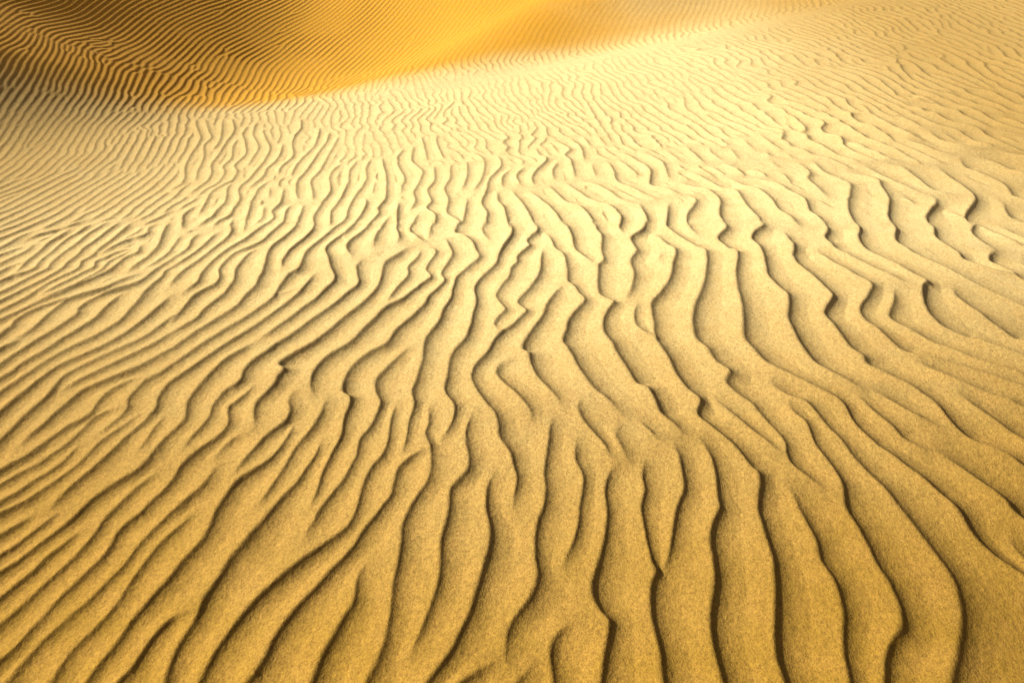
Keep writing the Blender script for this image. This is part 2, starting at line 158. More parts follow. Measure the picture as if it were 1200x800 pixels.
 [(-1.272,2.083,0.084),(-1.262,2.142,0.090),(-1.246,2.191,0.092),(-1.231,2.254,0.089),(-1.242,2.321,0.088),(-1.235,2.376,0.094),(-1.225,2.426,0.105),(-1.189,2.456,0.121),(-1.176,2.501,0.141),(-1.185,2.571,0.150),(-1.166,2.646,0.140),(-1.125,2.706,0.125),(-1.094,2.769,0.120),(-1.065,2.815,0.124),(-1.024,2.910,0.127),(-0.987,2.996,0.127),(-0.941,3.087,0.126),(-0.896,3.198,0.126),(-0.866,3.283,0.126),(-0.835,3.380,0.129),(-0.866,3.521,0.139),(-0.890,3.621,0.153),(-0.873,3.715,0.165)],
 [(-0.060,2.909,0.093),(-0.084,2.972,0.102),(-0.062,3.046,0.113),(-0.029,3.107,0.119),(-0.057,3.195,0.123),(-0.082,3.287,0.132),(-0.051,3.393,0.141),(-0.011,3.506,0.145),(0.002,3.630,0.142),(0.035,3.698,0.137),(0.036,3.784,0.134),(0.077,3.874,0.136),(0.111,3.944,0.142),(0.098,4.028,0.145),(0.134,4.115,0.154),(0.174,4.192,0.169),(0.150,4.367,0.178)],
 [(1.523,2.463,0.178),(1.486,2.511,0.187),(1.439,2.560,0.203),(1.394,2.620,0.220),(1.374,2.685,0.230),(1.367,2.762,0.232),(1.373,2.845,0.227),(1.393,3.013,0.219),(1.446,3.168,0.220),(1.461,3.266,0.228),(1.444,3.387,0.229),(1.444,3.516,0.216),(1.492,3.717,0.203),(1.519,3.892,0.203),(1.513,4.053,0.212),(1.572,4.154,0.221),(1.659,4.259,0.229),(1.675,4.391,0.233)],
 [(2.327,4.323,0.193),(2.331,4.451,0.216),(2.430,4.764,0.235),(2.601,5.112,0.240),(2.582,5.256,0.240),(2.516,5.434,0.240),(2.505,5.689,0.240)],
 [(0.455,2.266,0.166),(0.435,2.318,0.169),(0.398,2.379,0.175),(0.358,2.436,0.186),(0.321,2.534,0.198),(0.292,2.646,0.205),(0.266,2.768,0.207),(0.252,2.823,0.198),(0.271,2.932,0.182),(0.301,3.033,0.167),(0.346,3.125,0.157),(0.388,3.206,0.147),(0.361,3.307,0.137),(0.340,3.396,0.141),(0.315,3.451,0.154),(0.321,3.586,0.155),(0.313,3.796,0.145),(0.266,3.909,0.141),(0.246,4.077,0.141),(0.221,4.153,0.138)],
 [(-1.775,1.403,0.157),(-1.651,1.537,0.116),(-1.622,1.568,0.081),(-1.598,1.613,0.069),(-1.571,1.660,0.070),(-1.542,1.708,0.081),(-1.523,1.748,0.098),(-1.514,1.771,0.108),(-1.500,1.828,0.110),(-1.470,1.877,0.109),(-1.440,1.913,0.109),(-1.399,1.960,0.118),(-1.380,2.009,0.126),(-1.374,2.070,0.119),(-1.362,2.141,0.103),(-1.336,2.202,0.096),(-1.326,2.253,0.102),(-1.354,2.346,0.116),(-1.352,2.424,0.128),(-1.337,2.507,0.133),(-1.319,2.586,0.127),(-1.297,2.661,0.117),(-1.256,2.713,0.110),(-1.207,2.776,0.108)],
 [(-0.291,1.256,0.102),(-0.273,1.313,0.109),(-0.253,1.373,0.118),(-0.233,1.444,0.127),(-0.226,1.518,0.136),(-0.232,1.589,0.144),(-0.234,1.655,0.148),(-0.224,1.716,0.145),(-0.216,1.779,0.135),(-0.216,1.865,0.127),(-0.188,1.905,0.124),(-0.159,1.947,0.128),(-0.154,2.011,0.135),(-0.170,2.101,0.131),(-0.178,2.172,0.115),(-0.162,2.274,0.101)],
 [(0.777,0.958,0.178),(0.779,1.204,0.183),(0.779,1.265,0.189),(0.793,1.330,0.192),(0.817,1.398,0.192),(0.839,1.470,0.190),(0.861,1.561,0.185),(0.871,1.642,0.178),(0.872,1.669,0.170),(0.872,1.745,0.164),(0.877,1.799,0.167),(0.920,1.936,0.171),(0.902,1.987,0.161),(0.876,2.072,0.141),(0.844,2.139,0.129),(0.801,2.210,0.134),(0.766,2.285,0.154),(0.793,2.365,0.179),(0.756,2.449,0.199),(0.732,2.539,0.208),(0.724,2.668,0.208),(0.704,2.772,0.202),(0.693,2.828,0.191),(0.710,2.965,0.177),(0.716,3.083,0.175),(0.743,3.194,0.181),(0.809,3.296,0.187),(0.878,3.440,0.192),(0.930,3.615,0.194),(0.995,3.827,0.185),(0.959,3.940,0.165),(0.927,4.120,0.146)],
 [(1.087,0.967,0.237),(1.295,1.233,0.239),(1.346,1.299,0.240),(1.386,1.367,0.240),(1.427,1.438,0.240),(1.455,1.511,0.239),(1.461,1.579,0.232),(1.447,1.640,0.222),(1.432,1.704,0.213),(1.418,1.771,0.207),(1.400,1.832,0.197),(1.374,1.924,0.179),(1.346,1.991,0.157),(1.325,2.062,0.138),(1.308,2.149,0.125),(1.282,2.218,0.120),(1.260,2.303,0.122),(1.235,2.360,0.132),(1.186,2.392,0.145),(1.151,2.439,0.148),(1.132,2.496,0.144)],
 [(1.966,1.636,0.240),(1.865,1.819,0.240),(1.849,1.848,0.240),(1.839,1.869,0.237),(1.833,1.891,0.232),(1.798,1.948,0.223),(1.760,2.003,0.211),(1.722,2.060,0.199),(1.689,2.115,0.191)],
 [(-0.953,0.944,0.193),(-0.976,1.187,0.152),(-0.981,1.247,0.119),(-0.980,1.292,0.112),(-0.968,1.344,0.121),(-0.953,1.392,0.138),(-0.951,1.441,0.152),(-0.940,1.485,0.162),(-0.924,1.539,0.170),(-0.911,1.582,0.180),(-0.891,1.632,0.191),(-0.871,1.683,0.191),(-0.853,1.722,0.172),(-0.837,1.777,0.138),(-0.812,1.843,0.108),(-0.781,1.903,0.088),(-0.765,1.965,0.078),(-0.748,2.030,0.073),(-0.742,2.110,0.072)],
 [(-0.015,1.238,0.142),(-0.014,1.276,0.139),(-0.010,1.314,0.136),(0.000,1.348,0.138),(0.026,1.382,0.146),(0.060,1.424,0.161),(0.081,1.475,0.171),(0.089,1.520,0.164),(0.084,1.583,0.146),(0.086,1.657,0.138),(0.096,1.727,0.136),(0.115,1.781,0.130),(0.127,1.858,0.125),(0.123,1.938,0.125),(0.134,2.024,0.127),(0.151,2.126,0.126),(0.165,2.250,0.121)],
 [(2.202,3.467,0.189),(2.159,3.555,0.187),(2.109,3.636,0.185),(2.068,3.742,0.186),(2.022,3.846,0.196),(1.999,3.939,0.212),(1.992,4.087,0.223),(2.067,4.215,0.221),(2.103,4.396,0.216)],
 [(2.131,1.865,0.223),(2.003,2.054,0.207),(1.966,2.112,0.195),(1.923,2.145,0.197),(1.877,2.173,0.204),(1.840,2.220,0.198),(1.821,2.288,0.179),(1.812,2.361,0.171),(1.781,2.430,0.183),(1.737,2.496,0.204),(1.679,2.558,0.224),(1.624,2.631,0.236),(1.627,2.696,0.237),(1.600,2.764,0.230),(1.595,2.859,0.220),(1.596,2.965,0.206),(1.597,3.083,0.197),(1.688,3.214,0.200),(1.706,3.298,0.217),(1.695,3.438,0.229),(1.683,3.588,0.227),(1.679,3.771,0.223),(1.744,3.928,0.228),(1.747,4.044,0.230),(1.774,4.178,0.225)],
 [(0.209,2.329,0.126),(0.182,2.413,0.149),(0.122,2.517,0.173),(0.092,2.628,0.189),(0.084,2.705,0.196),(0.055,2.749,0.192),(0.068,2.822,0.174),(0.110,2.931,0.153),(0.158,3.047,0.145),(0.187,3.172,0.148),(0.232,3.289,0.144),(0.277,3.377,0.131)],
 [(-2.124,1.978,0.155),(-2.090,2.268,0.131),(-2.083,2.342,0.109),(-2.062,2.428,0.097),(-2.045,2.511,0.088),(-2.020,2.583,0.083),(-1.966,2.643,0.083),(-1.911,2.706,0.087),(-1.854,2.798,0.095),(-1.825,2.879,0.105),(-1.806,2.964,0.115),(-1.794,3.053,0.123),(-1.782,3.131,0.128),(-1.782,3.204,0.129)],
 [(-2.322,2.217,0.135),(-2.216,2.473,0.105),(-2.194,2.528,0.083),(-2.185,2.592,0.081),(-2.154,2.652,0.085),(-2.126,2.723,0.092),(-2.108,2.787,0.103),(-2.070,2.882,0.114),(-2.042,2.968,0.123),(-2.050,3.057,0.126),(-2.051,3.151,0.121),(-2.053,3.250,0.113)],
 [(-0.709,1.796,0.074),(-0.699,1.883,0.077),(-0.699,1.955,0.083),(-0.686,2.042,0.090),(-0.669,2.122,0.101),(-0.674,2.207,0.111),(-0.674,2.271,0.116),(-0.666,2.325,0.120),(-0.676,2.373,0.132),(-0.714,2.408,0.146),(-0.726,2.467,0.150),(-0.721,2.559,0.148),(-0.699,2.641,0.144),(-0.652,2.710,0.140),(-0.592,2.763,0.144),(-0.574,2.819,0.155),(-0.562,2.900,0.161),(-0.522,2.985,0.155),(-0.480,3.074,0.142),(-0.447,3.185,0.125),(-0.439,3.260,0.109),(-0.400,3.356,0.094),(-0.371,3.448,0.089),(-0.396,3.543,0.099),(-0.376,3.665,0.118),(-0.351,3.794,0.130),(-0.367,3.884,0.134),(-0.413,4.052,0.133)],
 [(-1.925,2.426,0.078),(-1.895,2.471,0.080),(-1.849,2.526,0.086),(-1.797,2.591,0.093),(-1.749,2.651,0.097),(-1.693,2.722,0.097),(-1.645,2.805,0.097),(-1.609,2.879,0.096)],
 [(-1.025,2.193,0.126),(-1.069,2.336,0.125),(-1.046,2.406,0.131),(-1.022,2.465,0.146),(-1.020,2.526,0.157),(-1.010,2.573,0.162),(-1.047,2.622,0.163),(-1.025,2.664,0.157),(-0.980,2.716,0.146),(-0.934,2.770,0.141),(-0.910,2.817,0.142),(-0.876,2.898,0.144),(-0.846,2.997,0.141),(-0.820,3.053,0.136),(-0.780,3.135,0.128),(-0.751,3.233,0.120),(-0.723,3.345,0.121),(-0.725,3.484,0.134),(-0.735,3.622,0.152),(-0.722,3.706,0.171),(-0.679,3.771,0.187),(-0.633,3.895,0.197)],
 [(-1.562,1.115,0.140),(-1.481,1.251,0.110),(-1.463,1.282,0.084),(-1.448,1.334,0.078),(-1.430,1.382,0.080),(-1.416,1.442,0.085),(-1.394,1.490,0.088),(-1.367,1.544,0.089),(-1.348,1.592,0.090),(-1.342,1.637,0.092),(-1.346,1.684,0.095),(-1.333,1.728,0.098),(-1.305,1.764,0.099),(-1.298,1.774,0.100),(-1.284,1.821,0.101),(-1.259,1.870,0.106),(-1.244,1.931,0.116),(-1.241,1.983,0.128),(-1.222,2.038,0.136),(-1.205,2.078,0.127),(-1.170,2.119,0.105),(-1.145,2.167,0.092),(-1.140,2.230,0.094),(-1.176,2.321,0.095),(-1.156,2.356,0.092),(-1.129,2.413,0.085),(-1.111,2.457,0.080)],
 [(0.500,1.549,0.120),(0.529,1.614,0.120),(0.551,1.690,0.122),(0.585,1.789,0.126),(0.625,1.866,0.131),(0.635,1.946,0.135),(0.642,2.021,0.141),(0.633,2.099,0.144)],
 [(-0.817,0.974,0.205),(-0.735,1.188,0.185),(-0.728,1.206,0.168),(-0.712,1.255,0.160),(-0.699,1.318,0.156),(-0.679,1.365,0.151),(-0.652,1.414,0.142),(-0.618,1.464,0.129),(-0.583,1.525,0.114),(-0.546,1.580,0.109),(-0.520,1.629,0.115),(-0.501,1.684,0.115),(-0.473,1.737,0.107),(-0.454,1.778,0.101),(-0.428,1.835,0.103),(-0.425,1.894,0.110),(-0.421,1.956,0.114),(-0.402,1.994,0.110),(-0.366,2.032,0.102),(-0.328,2.054,0.095)],
 [(0.008,1.780,0.102),(0.015,1.837,0.104),(0.020,1.917,0.114),(0.008,1.979,0.132),(0.000,2.034,0.152),(-0.017,2.079,0.164),(-0.042,2.137,0.162),(-0.052,2.223,0.147),(-0.070,2.287,0.136),(-0.108,2.355,0.132),(-0.147,2.440,0.127),(-0.174,2.530,0.120),(-0.164,2.610,0.119),(-0.118,2.695,0.128),(-0.081,2.812,0.137),(-0.046,2.895,0.132),(-0.002,2.944,0.117),(0.043,3.028,0.107),(0.076,3.100,0.114),(0.035,3.204,0.132),(0.064,3.288,0.147),(0.123,3.413,0.154),(0.161,3.546,0.150),(0.176,3.709,0.133),(0.187,3.886,0.113)],
 [(1.858,1.450,0.210),(1.727,1.588,0.187),(1.695,1.623,0.174),(1.659,1.667,0.187),(1.638,1.714,0.211),(1.626,1.780,0.221),(1.614,1.849,0.213),(1.585,1.921,0.204),(1.554,1.976,0.204),(1.518,2.024,0.196),(1.477,2.083,0.172),(1.436,2.146,0.146),(1.411,2.213,0.134),(1.400,2.285,0.129),(1.396,2.355,0.132),(1.357,2.420,0.143),(1.302,2.473,0.159),(1.254,2.522,0.184),(1.204,2.574,0.212),(1.163,2.628,0.227),(1.139,2.711,0.231),(1.120,2.827,0.234),(1.156,2.975,0.234),(1.193,3.141,0.226),(1.225,3.324,0.207),(1.281,3.566,0.186),(1.355,3.795,0.181),(1.321,3.871,0.194),(1.302,4.044,0.208),(1.395,4.195,0.218),(1.409,4.379,0.226)],
 [(1.042,4.803,0.228),(0.972,4.941,0.216),(0.923,5.037,0.207),(0.821,5.221,0.197),(0.823,5.520,0.181),(0.805,5.707,0.171)],
 [(-1.905,2.083,0.085),(-1.898,2.142,0.092),(-1.877,2.210,0.105),(-1.863,2.295,0.115),(-1.849,2.350,0.115),(-1.836,2.428,0.105),(-1.791,2.467,0.096),(-1.735,2.522,0.095),(-1.673,2.571,0.102),(-1.627,2.637,0.105),(-1.579,2.707,0.103),(-1.536,2.807,0.100),(-1.508,2.882,0.102),(-1.459,2.967,0.109),(-1.422,3.049,0.119),(-1.395,3.127,0.128),(-1.392,3.233,0.133),(-1.375,3.328,0.138),(-1.389,3.437,0.145),(-1.393,3.503,0.143),(-1.416,3.633,0.130),(-1.449,3.782,0.120),(-1.454,3.919,0.120),(-1.425,4.040,0.120),(-1.410,4.195,0.115),(-1.430,4.358,0.108)],
 [(-0.911,0.959,0.179),(-0.876,1.187,0.155),(-0.866,1.254,0.139),(-0.853,1.305,0.137),(-0.836,1.351,0.139),(-0.817,1.392,0.141),(-0.795,1.429,0.144),(-0.756,1.479,0.147),(-0.720,1.524,0.146),(-0.683,1.567,0.132),(-0.643,1.604,0.109),(-0.602,1.645,0.092),(-0.560,1.688,0.087),(-0.546,1.732,0.090),(-0.539,1.778,0.097),(-0.540,1.844,0.102),(-0.535,1.904,0.101),(-0.520,1.977,0.099),(-0.489,2.037,0.094),(-0.480,2.111,0.086),(-0.485,2.208,0.079),(-0.484,2.326,0.076)],
 [(-2.116,4.166,0.182),(-2.211,4.394,0.185),(-2.229,4.534,0.171),(-2.218,4.654,0.150)],
 [(2.523,2.410,0.186),(2.335,2.609,0.172),(2.312,2.637,0.164),(2.235,2.676,0.166),(2.168,2.719,0.171),(2.106,2.773,0.178),(2.044,2.831,0.189),(2.006,2.884,0.197),(1.976,2.950,0.200),(1.941,3.018,0.200),(1.942,3.092,0.189),(2.026,3.225,0.164),(2.094,3.366,0.145)],
 [(-0.417,2.043,0.068),(-0.409,2.147,0.075),(-0.411,2.234,0.094),(-0.400,2.326,0.119),(-0.421,2.410,0.137),(-0.418,2.483,0.140),(-0.405,2.577,0.138),(-0.402,2.676,0.143),(-0.406,2.820,0.156),(-0.381,2.914,0.162),(-0.354,3.015,0.155),(-0.348,3.121,0.141),(-0.319,3.252,0.127),(-0.317,3.392,0.119),(-0.305,3.505,0.121),(-0.252,3.624,0.129),(-0.189,3.751,0.137),(-0.217,3.885,0.142),(-0.245,4.003,0.142),(-0.298,4.102,0.150),(-0.359,4.166,0.160),(-0.350,4.313,0.153),(-0.325,4.382,0.135),(-0.322,4.832,0.125)],
 [(-1.032,1.953,0.074),(-1.012,2.018,0.087),(-0.989,2.074,0.102),(-0.972,2.127,0.107),(-0.943,2.175,0.111),(-0.907,2.228,0.125),(-0.908,2.297,0.144),(-0.935,2.365,0.145),(-0.927,2.421,0.128)],
 [(-0.840,2.400,0.131),(-0.871,2.481,0.142),(-0.877,2.574,0.150),(-0.856,2.648,0.148),(-0.820,2.709,0.144),(-0.772,2.762,0.145),(-0.741,2.818,0.150),(-0.717,2.912,0.153),(-0.683,3.013,0.155),(-0.652,3.104,0.154),(-0.629,3.152,0.145),(-0.581,3.201,0.126),(-0.545,3.285,0.110),(-0.493,3.392,0.102),(-0.449,3.475,0.100),(-0.486,3.593,0.100),(-0.476,3.707,0.103),(-0.453,3.827,0.113),(-0.497,3.907,0.128)],
 [(-1.533,4.198,0.104),(-1.515,4.329,0.099),(-1.570,4.563,0.095),(-1.570,4.697,0.093)],
 [(-2.017,1.852,0.123),(-1.989,2.128,0.112),(-1.984,2.176,0.106),(-1.981,2.258,0.108),(-1.963,2.332,0.109),(-1.958,2.403,0.101),(-1.963,2.454,0.089),(-1.964,2.514,0.083),(-1.928,2.571,0.084),(-1.877,2.638,0.085),(-1.815,2.709,0.087),(-1.738,2.802,0.089),(-1.712,2.883,0.087),(-1.691,2.954,0.090),(-1.670,3.027,0.100)],
 [(2.525,2.389,0.198),(2.279,2.518,0.163),(2.206,2.560,0.135),(2.139,2.598,0.130),(2.072,2.638,0.135),(1.994,2.679,0.148),(1.928,2.707,0.174),(1.862,2.736,0.199),(1.829,2.796,0.207),(1.816,2.869,0.196),(1.804,2.950,0.181),(1.781,3.035,0.168),(1.805,3.143,0.166),(1.898,3.263,0.185),(1.984,3.399,0.211),(1.951,3.514,0.219),(1.924,3.610,0.205),(1.885,3.724,0.184),(1.861,3.871,0.167)],
 [(-1.627,1.784,0.111),(-1.615,1.846,0.110),(-1.595,1.911,0.112),(-1.569,1.969,0.117),(-1.551,2.029,0.114),(-1.534,2.097,0.098),(-1.514,2.163,0.081),(-1.489,2.219,0.075),(-1.477,2.271,0.088),(-1.470,2.317,0.110),(-1.491,2.386,0.124),(-1.488,2.466,0.124),(-1.457,2.528,0.114),(-1.419,2.600,0.103),(-1.380,2.676,0.096),(-1.340,2.756,0.097),(-1.308,2.812,0.100),(-1.266,2.893,0.101),(-1.222,2.986,0.101),(-1.183,3.084,0.103),(-1.149,3.179,0.110),(-1.121,3.280,0.118),(-1.108,3.386,0.121),(-1.103,3.499,0.119)],
 [(-2.412,3.724,0.091),(-2.393,3.861,0.129),(-2.359,3.960,0.158),(-2.300,3.990,0.146),(-2.289,4.066,0.113),(-2.334,4.165,0.098),(-2.332,4.246,0.100)],
 [(-1.245,0.974,0.172),(-1.200,1.186,0.134),(-1.190,1.234,0.104),(-1.171,1.284,0.097),(-1.159,1.326,0.096),(-1.152,1.370,0.100),(-1.133,1.415,0.114),(-1.114,1.466,0.133),(-1.090,1.522,0.142),(-1.074,1.569,0.142),(-1.050,1.618,0.141),(-1.033,1.669,0.145),(-1.029,1.721,0.153),(-1.032,1.776,0.154),(-1.023,1.832,0.146),(-1.016,1.882,0.144),(-1.000,1.927,0.141),(-0.963,1.962,0.119),(-0.920,2.007,0.092),(-0.896,2.063,0.077),(-0.881,2.133,0.072),(-0.875,2.206,0.071)],
 [(-2.131,3.481,0.116),(-2.136,3.579,0.105),(-2.116,3.684,0.096),(-2.120,3.771,0.101),(-2.134,3.872,0.130),(-2.199,4.074,0.159),(-2.260,4.280,0.165)],
 [(-2.715,3.429,0.074),(-2.744,3.573,0.079),(-2.757,3.709,0.091),(-2.781,3.840,0.109),(-2.786,3.959,0.128),(-2.796,4.109,0.141)],
 [(2.663,2.591,0.223),(2.432,2.763,0.215),(2.351,2.834,0.217),(2.285,2.883,0.230),(2.234,2.906,0.238),(2.179,2.991,0.240),(2.160,3.069,0.239),(2.165,3.160,0.229),(2.215,3.295,0.207),(2.282,3.423,0.186),(2.329,3.465,0.191),(2.336,3.511,0.216),(2.309,3.611,0.235),(2.276,3.725,0.239),(2.227,3.833,0.240),(2.196,3.949,0.239),(2.225,4.112,0.226),(2.308,4.290,0.184),(2.318,4.443,0.136)],
 [(0.549,4.238,0.182),(0.533,4.447,0.189),(0.485,4.629,0.190),(0.389,4.762,0.189),(0.283,5.116,0.193)],
 [(-1.736,4.215,0.101),(-1.783,4.398,0.104),(-1.829,4.595,0.116),(-1.868,4.744,0.124),(-1.886,4.870,0.118),(-1.921,5.070,0.123),(-1.901,5.250,0.145)],
 [(-2.065,3.544,0.074),(-2.038,3.627,0.076),(-2.025,3.734,0.082),(-2.051,3.914,0.091),(-2.081,4.045,0.099)],
 [(-0.741,4.212,0.125),(-0.789,4.548,0.136),(-0.811,4.772,0.137)],
 [(1.255,4.879,0.228),(1.159,5.034,0.217),(1.069,5.132,0.195),(1.122,5.472,0.174),(1.052,5.731,0.181),(0.978,5.968,0.207)],
 [(-1.191,2.814,0.106),(-1.151,2.895,0.107),(-1.106,2.995,0.109),(-1.066,3.101,0.113),(-1.021,3.197,0.119),(-0.994,3.316,0.127),(-0.969,3.425,0.138),(-1.025,3.579,0.145),(-1.075,3.724,0.139),(-1.126,3.867,0.122),(-1.114,3.998,0.107),(-1.053,4.199,0.101),(-1.040,4.366,0.102),(-1.031,4.546,0.108),(-1.041,4.740,0.116),(-1.067,4.849,0.121)],
 [(0.506,5.317,0.187),(0.501,5.744,0.195),(0.468,5.925,0.193),(0.516,6.086,0.197),(0.406,6.375,0.214)],
 [(-2.131,4.457,0.098),(-2.170,4.659,0.094),(-2.239,4.973,0.087),(-2.219,5.150,0.088),(-2.183,5.264,0.102),(-2.228,5.491,0.113),(-2.319,5.687,0.107),(-2.329,5.998,0.098),(-2.462,6.377,0.094),(-2.589,6.693,0.095),(-2.640,6.991,0.095)],
 [(1.145,1.894,0.117),(1.103,1.956,0.128),(1.071,2.005,0.141),(1.059,2.058,0.139),(1.073,2.126,0.126),(1.061,2.183,0.121),(1.041,2.231,0.126),(1.024,2.293,0.141),(1.013,2.345,0.168),(0.968,2.412,0.197),(0.938,2.490,0.215),(0.973,2.552,0.221),(0.940,2.630,0.220),(0.916,2.731,0.218),(0.889,2.831,0.220),(0.905,2.968,0.224),(0.943,3.119,0.219),(1.005,3.266,0.204),(1.076,3.445,0.187),(1.128,3.620,0.179),(1.164,3.788,0.179),(1.134,3.887,0.177),(1.110,3.955,0.166),(1.063,4.086,0.151),(1.026,4.237,0.146),(1.034,4.318,0.164),(1.125,4.701,0.187)],
 [(-1.684,4.279,0.071),(-1.683,4.322,0.076),(-1.686,4.430,0.083),(-1.750,4.659,0.089)],
 [(0.710,4.142,0.137),(0.708,4.233,0.151),(0.726,4.315,0.171),(0.746,4.447,0.193),(0.702,4.642,0.205),(0.622,4.730,0.205),(0.534,4.884,0.211),(0.418,5.180,0.224)],
 [(-1.640,2.160,0.062),(-1.613,2.210,0.066),(-1.594,2.262,0.082),(-1.588,2.315,0.103),(-1.610,2.363,0.115),(-1.608,2.427,0.116),(-1.592,2.494,0.111),(-1.548,2.542,0.104),(-1.518,2.607,0.098),(-1.487,2.674,0.097),(-1.455,2.745,0.099),(-1.425,2.810,0.101),(-1.386,2.884,0.102),(-1.335,2.969,0.102),(-1.295,3.051,0.104),(-1.266,3.129,0.110),(-1.246,3.219,0.120),(-1.247,3.330,0.134),(-1.239,3.478,0.153),(-1.202,3.541,0.160),(-1.218,3.700,0.144),(-1.230,3.831,0.119),(-1.205,3.948,0.103),(-1.178,4.071,0.098),(-1.153,4.213,0.097),(-1.125,4.338,0.095),(-1.123,4.446,0.096),(-1.139,4.581,0.101),(-1.156,4.801,0.107),(-1.152,4.996,0.119),(-1.146,5.313,0.136),(-1.201,5.582,0.151),(-1.218,5.872,0.162)],
 [(1.236,5.262,0.212),(1.255,5.664,0.211),(1.148,5.955,0.218)],
 [(-2.312,2.239,0.142),(-2.271,2.563,0.117),(-2.264,2.629,0.097),(-2.239,2.699,0.094),(-2.210,2.782,0.100),(-2.181,2.876,0.108),(-2.162,2.947,0.116),(-2.154,3.006,0.122),(-2.181,3.065,0.122),(-2.177,3.143,0.112),(-2.150,3.211,0.101),(-2.114,3.264,0.105),(-2.062,3.301,0.115),(-2.008,3.358,0.107),(-1.994,3.470,0.088),(-1.988,3.589,0.075),(-1.952,3.706,0.070)],
 [(-0.276,2.124,0.095),(-0.247,2.184,0.090),(-0.231,2.260,0.095),(-0.236,2.327,0.113),(-0.272,2.396,0.127),(-0.286,2.454,0.129),(-0.280,2.561,0.127),(-0.278,2.660,0.134),(-0.260,2.747,0.144),(-0.222,2.820,0.150),(-0.200,2.929,0.148),(-0.195,3.060,0.142),(-0.182,3.203,0.136),(-0.198,3.375,0.133),(-0.162,3.505,0.128),(-0.089,3.666,0.126),(-0.074,3.817,0.137),(-0.037,3.979,0.154),(0.007,4.153,0.161),(-0.013,4.367,0.159)],
 [(-2.403,3.955,0.061),(-2.363,4.065,0.068),(-2.391,4.185,0.072)],
 [(-1.642,4.194,0.102),(-1.610,4.299,0.091),(-1.604,4.406,0.091),(-1.660,4.559,0.120),(-1.658,4.740,0.145),(-1.731,5.081,0.140)],
 [(-2.651,6.099,0.085),(-2.721,6.479,0.127),(-3.009,7.319,0.179)],
 [(2.846,2.822,0.240),(2.539,2.927,0.240),(2.507,2.939,0.240),(2.476,3.047,0.240),(2.458,3.150,0.240),(2.441,3.258,0.239),(2.441,3.375,0.233),(2.465,3.448,0.226)],
 [(-1.834,3.313,0.117),(-1.840,3.403,0.114),(-1.842,3.488,0.107),(-1.824,3.587,0.096),(-1.805,3.692,0.089),(-1.793,3.848,0.093),(-1.777,3.978,0.104),(-1.783,4.115,0.108),(-1.843,4.257,0.101),(-1.857,4.340,0.093)],
 [(-0.478,0.960,0.206),(-0.398,1.189,0.181),(-0.379,1.243,0.153),(-0.369,1.300,0.132),(-0.365,1.359,0.124),(-0.368,1.429,0.127),(-0.367,1.495,0.135),(-0.362,1.564,0.141),(-0.365,1.638,0.140),(-0.370,1.706,0.133),(-0.356,1.779,0.124),(-0.330,1.845,0.118),(-0.301,1.905,0.119),(-0.296,1.978,0.121),(-0.310,2.077,0.114),(-0.337,2.148,0.097),(-0.332,2.222,0.088),(-0.342,2.326,0.087)],
 [(-1.287,4.231,0.133),(-1.347,4.470,0.135),(-1.358,4.750,0.138),(-1.362,5.026,0.137),(-1.446,5.346,0.134),(-1.464,5.578,0.132),(-1.441,5.743,0.130)],
 [(-0.823,4.964,0.109),(-0.841,5.134,0.118),(-0.848,5.331,0.128),(-0.979,5.827,0.139),(-0.972,6.179,0.149)],
 [(-0.954,4.210,0.102),(-0.930,4.394,0.107),(-0.915,4.533,0.120),(-0.940,4.650,0.138),(-0.917,4.826,0.147),(-0.950,5.065,0.145),(-0.992,5.332,0.157),(-1.121,5.915,0.178)],
]
TREND = [(-5.53,8.47,113,0.036),(-5.39,10.51,101,0.050),(-4.41,12.10,85,0.062),(-2.93,12.84,68,0.103),(-1.97,11.27,74,0.120),(0.00,11.77,74,0.095),(-0.47,10.16,76,0.074),(1.86,11.73,64,0.082),(-4.65,7.25,102,0.048),(-4.16,8.77,106,0.078),(-3.78,9.99,103,0.092),(-3.00,10.10,103,0.107),(-1.33,8.60,98,0.091),(-4.27,6.09,101,0.065),(-3.47,5.53,100,0.082),(-3.25,4.69,88,0.080),(-3.48,6.26,111,0.084),(-2.90,3.80,82,0.090),(-3.11,6.88,110,0.109),(-2.30,6.95,105,0.107),(-0.91,7.56,97,0.108),(-1.90,7.88,102,0.102),(0.18,7.38,97,0.103),(0.40,8.50,95,0.096),(0.82,6.70,98,0.110),(1.61,6.60,109,0.134),(1.48,7.74,109,0.155),(2.66,9.18,103,0.159),(2.33,7.86,110,0.136),(3.74,9.26,104,0.145),(3.61,7.61,107,0.151),(2.78,6.49,109,0.157),(4.94,8.53,94,0.151),(3.93,6.43,116,0.176),(6.20,9.39,77,0.147),(4.06,5.54,113,0.244),(-2.28,2.57,72,0.153),(-1.79,1.77,68,0.135),(-1.47,1.23,63,0.129),(2.44,2.78,128,0.282),(1.90,1.87,122,0.288),(1.56,1.30,80,0.257),(0.00,1.20,78,0.178),(-0.73,1.21,68,0.180),(0.74,1.23,73,0.193),(0.00,2.21,90,0.155),(0.00,3.80,92,0.164),(-0.90,3.24,81,0.156),(1.14,3.26,88,0.231),(-1.03,2.21,88,0.130)]

# TREND: ripple direction (degrees) and spacing at spots of the slope, used where no single brink is given.

EXPOSURE = 0.93
SUN_ELEV, SUN_AZ = 31.5, 5.0        # sun to the left, SUN_AZ degrees forward of it
SLOPE = 0.81                          # tangent of the ripples' slip faces
rng = np.random.default_rng(11)

# ------------------------------------------------------------------ large-scale dune shape (metres)
def sp(x, w):                       # soft ramp: 0 below zero, x above it
    return w * np.logaddexp(0.0, x / w)

def sstep(a, b, x):
    t = np.clip((x - a) / (b - a), 0.0, 1.0)
    return t * t * (3 - 2 * t)

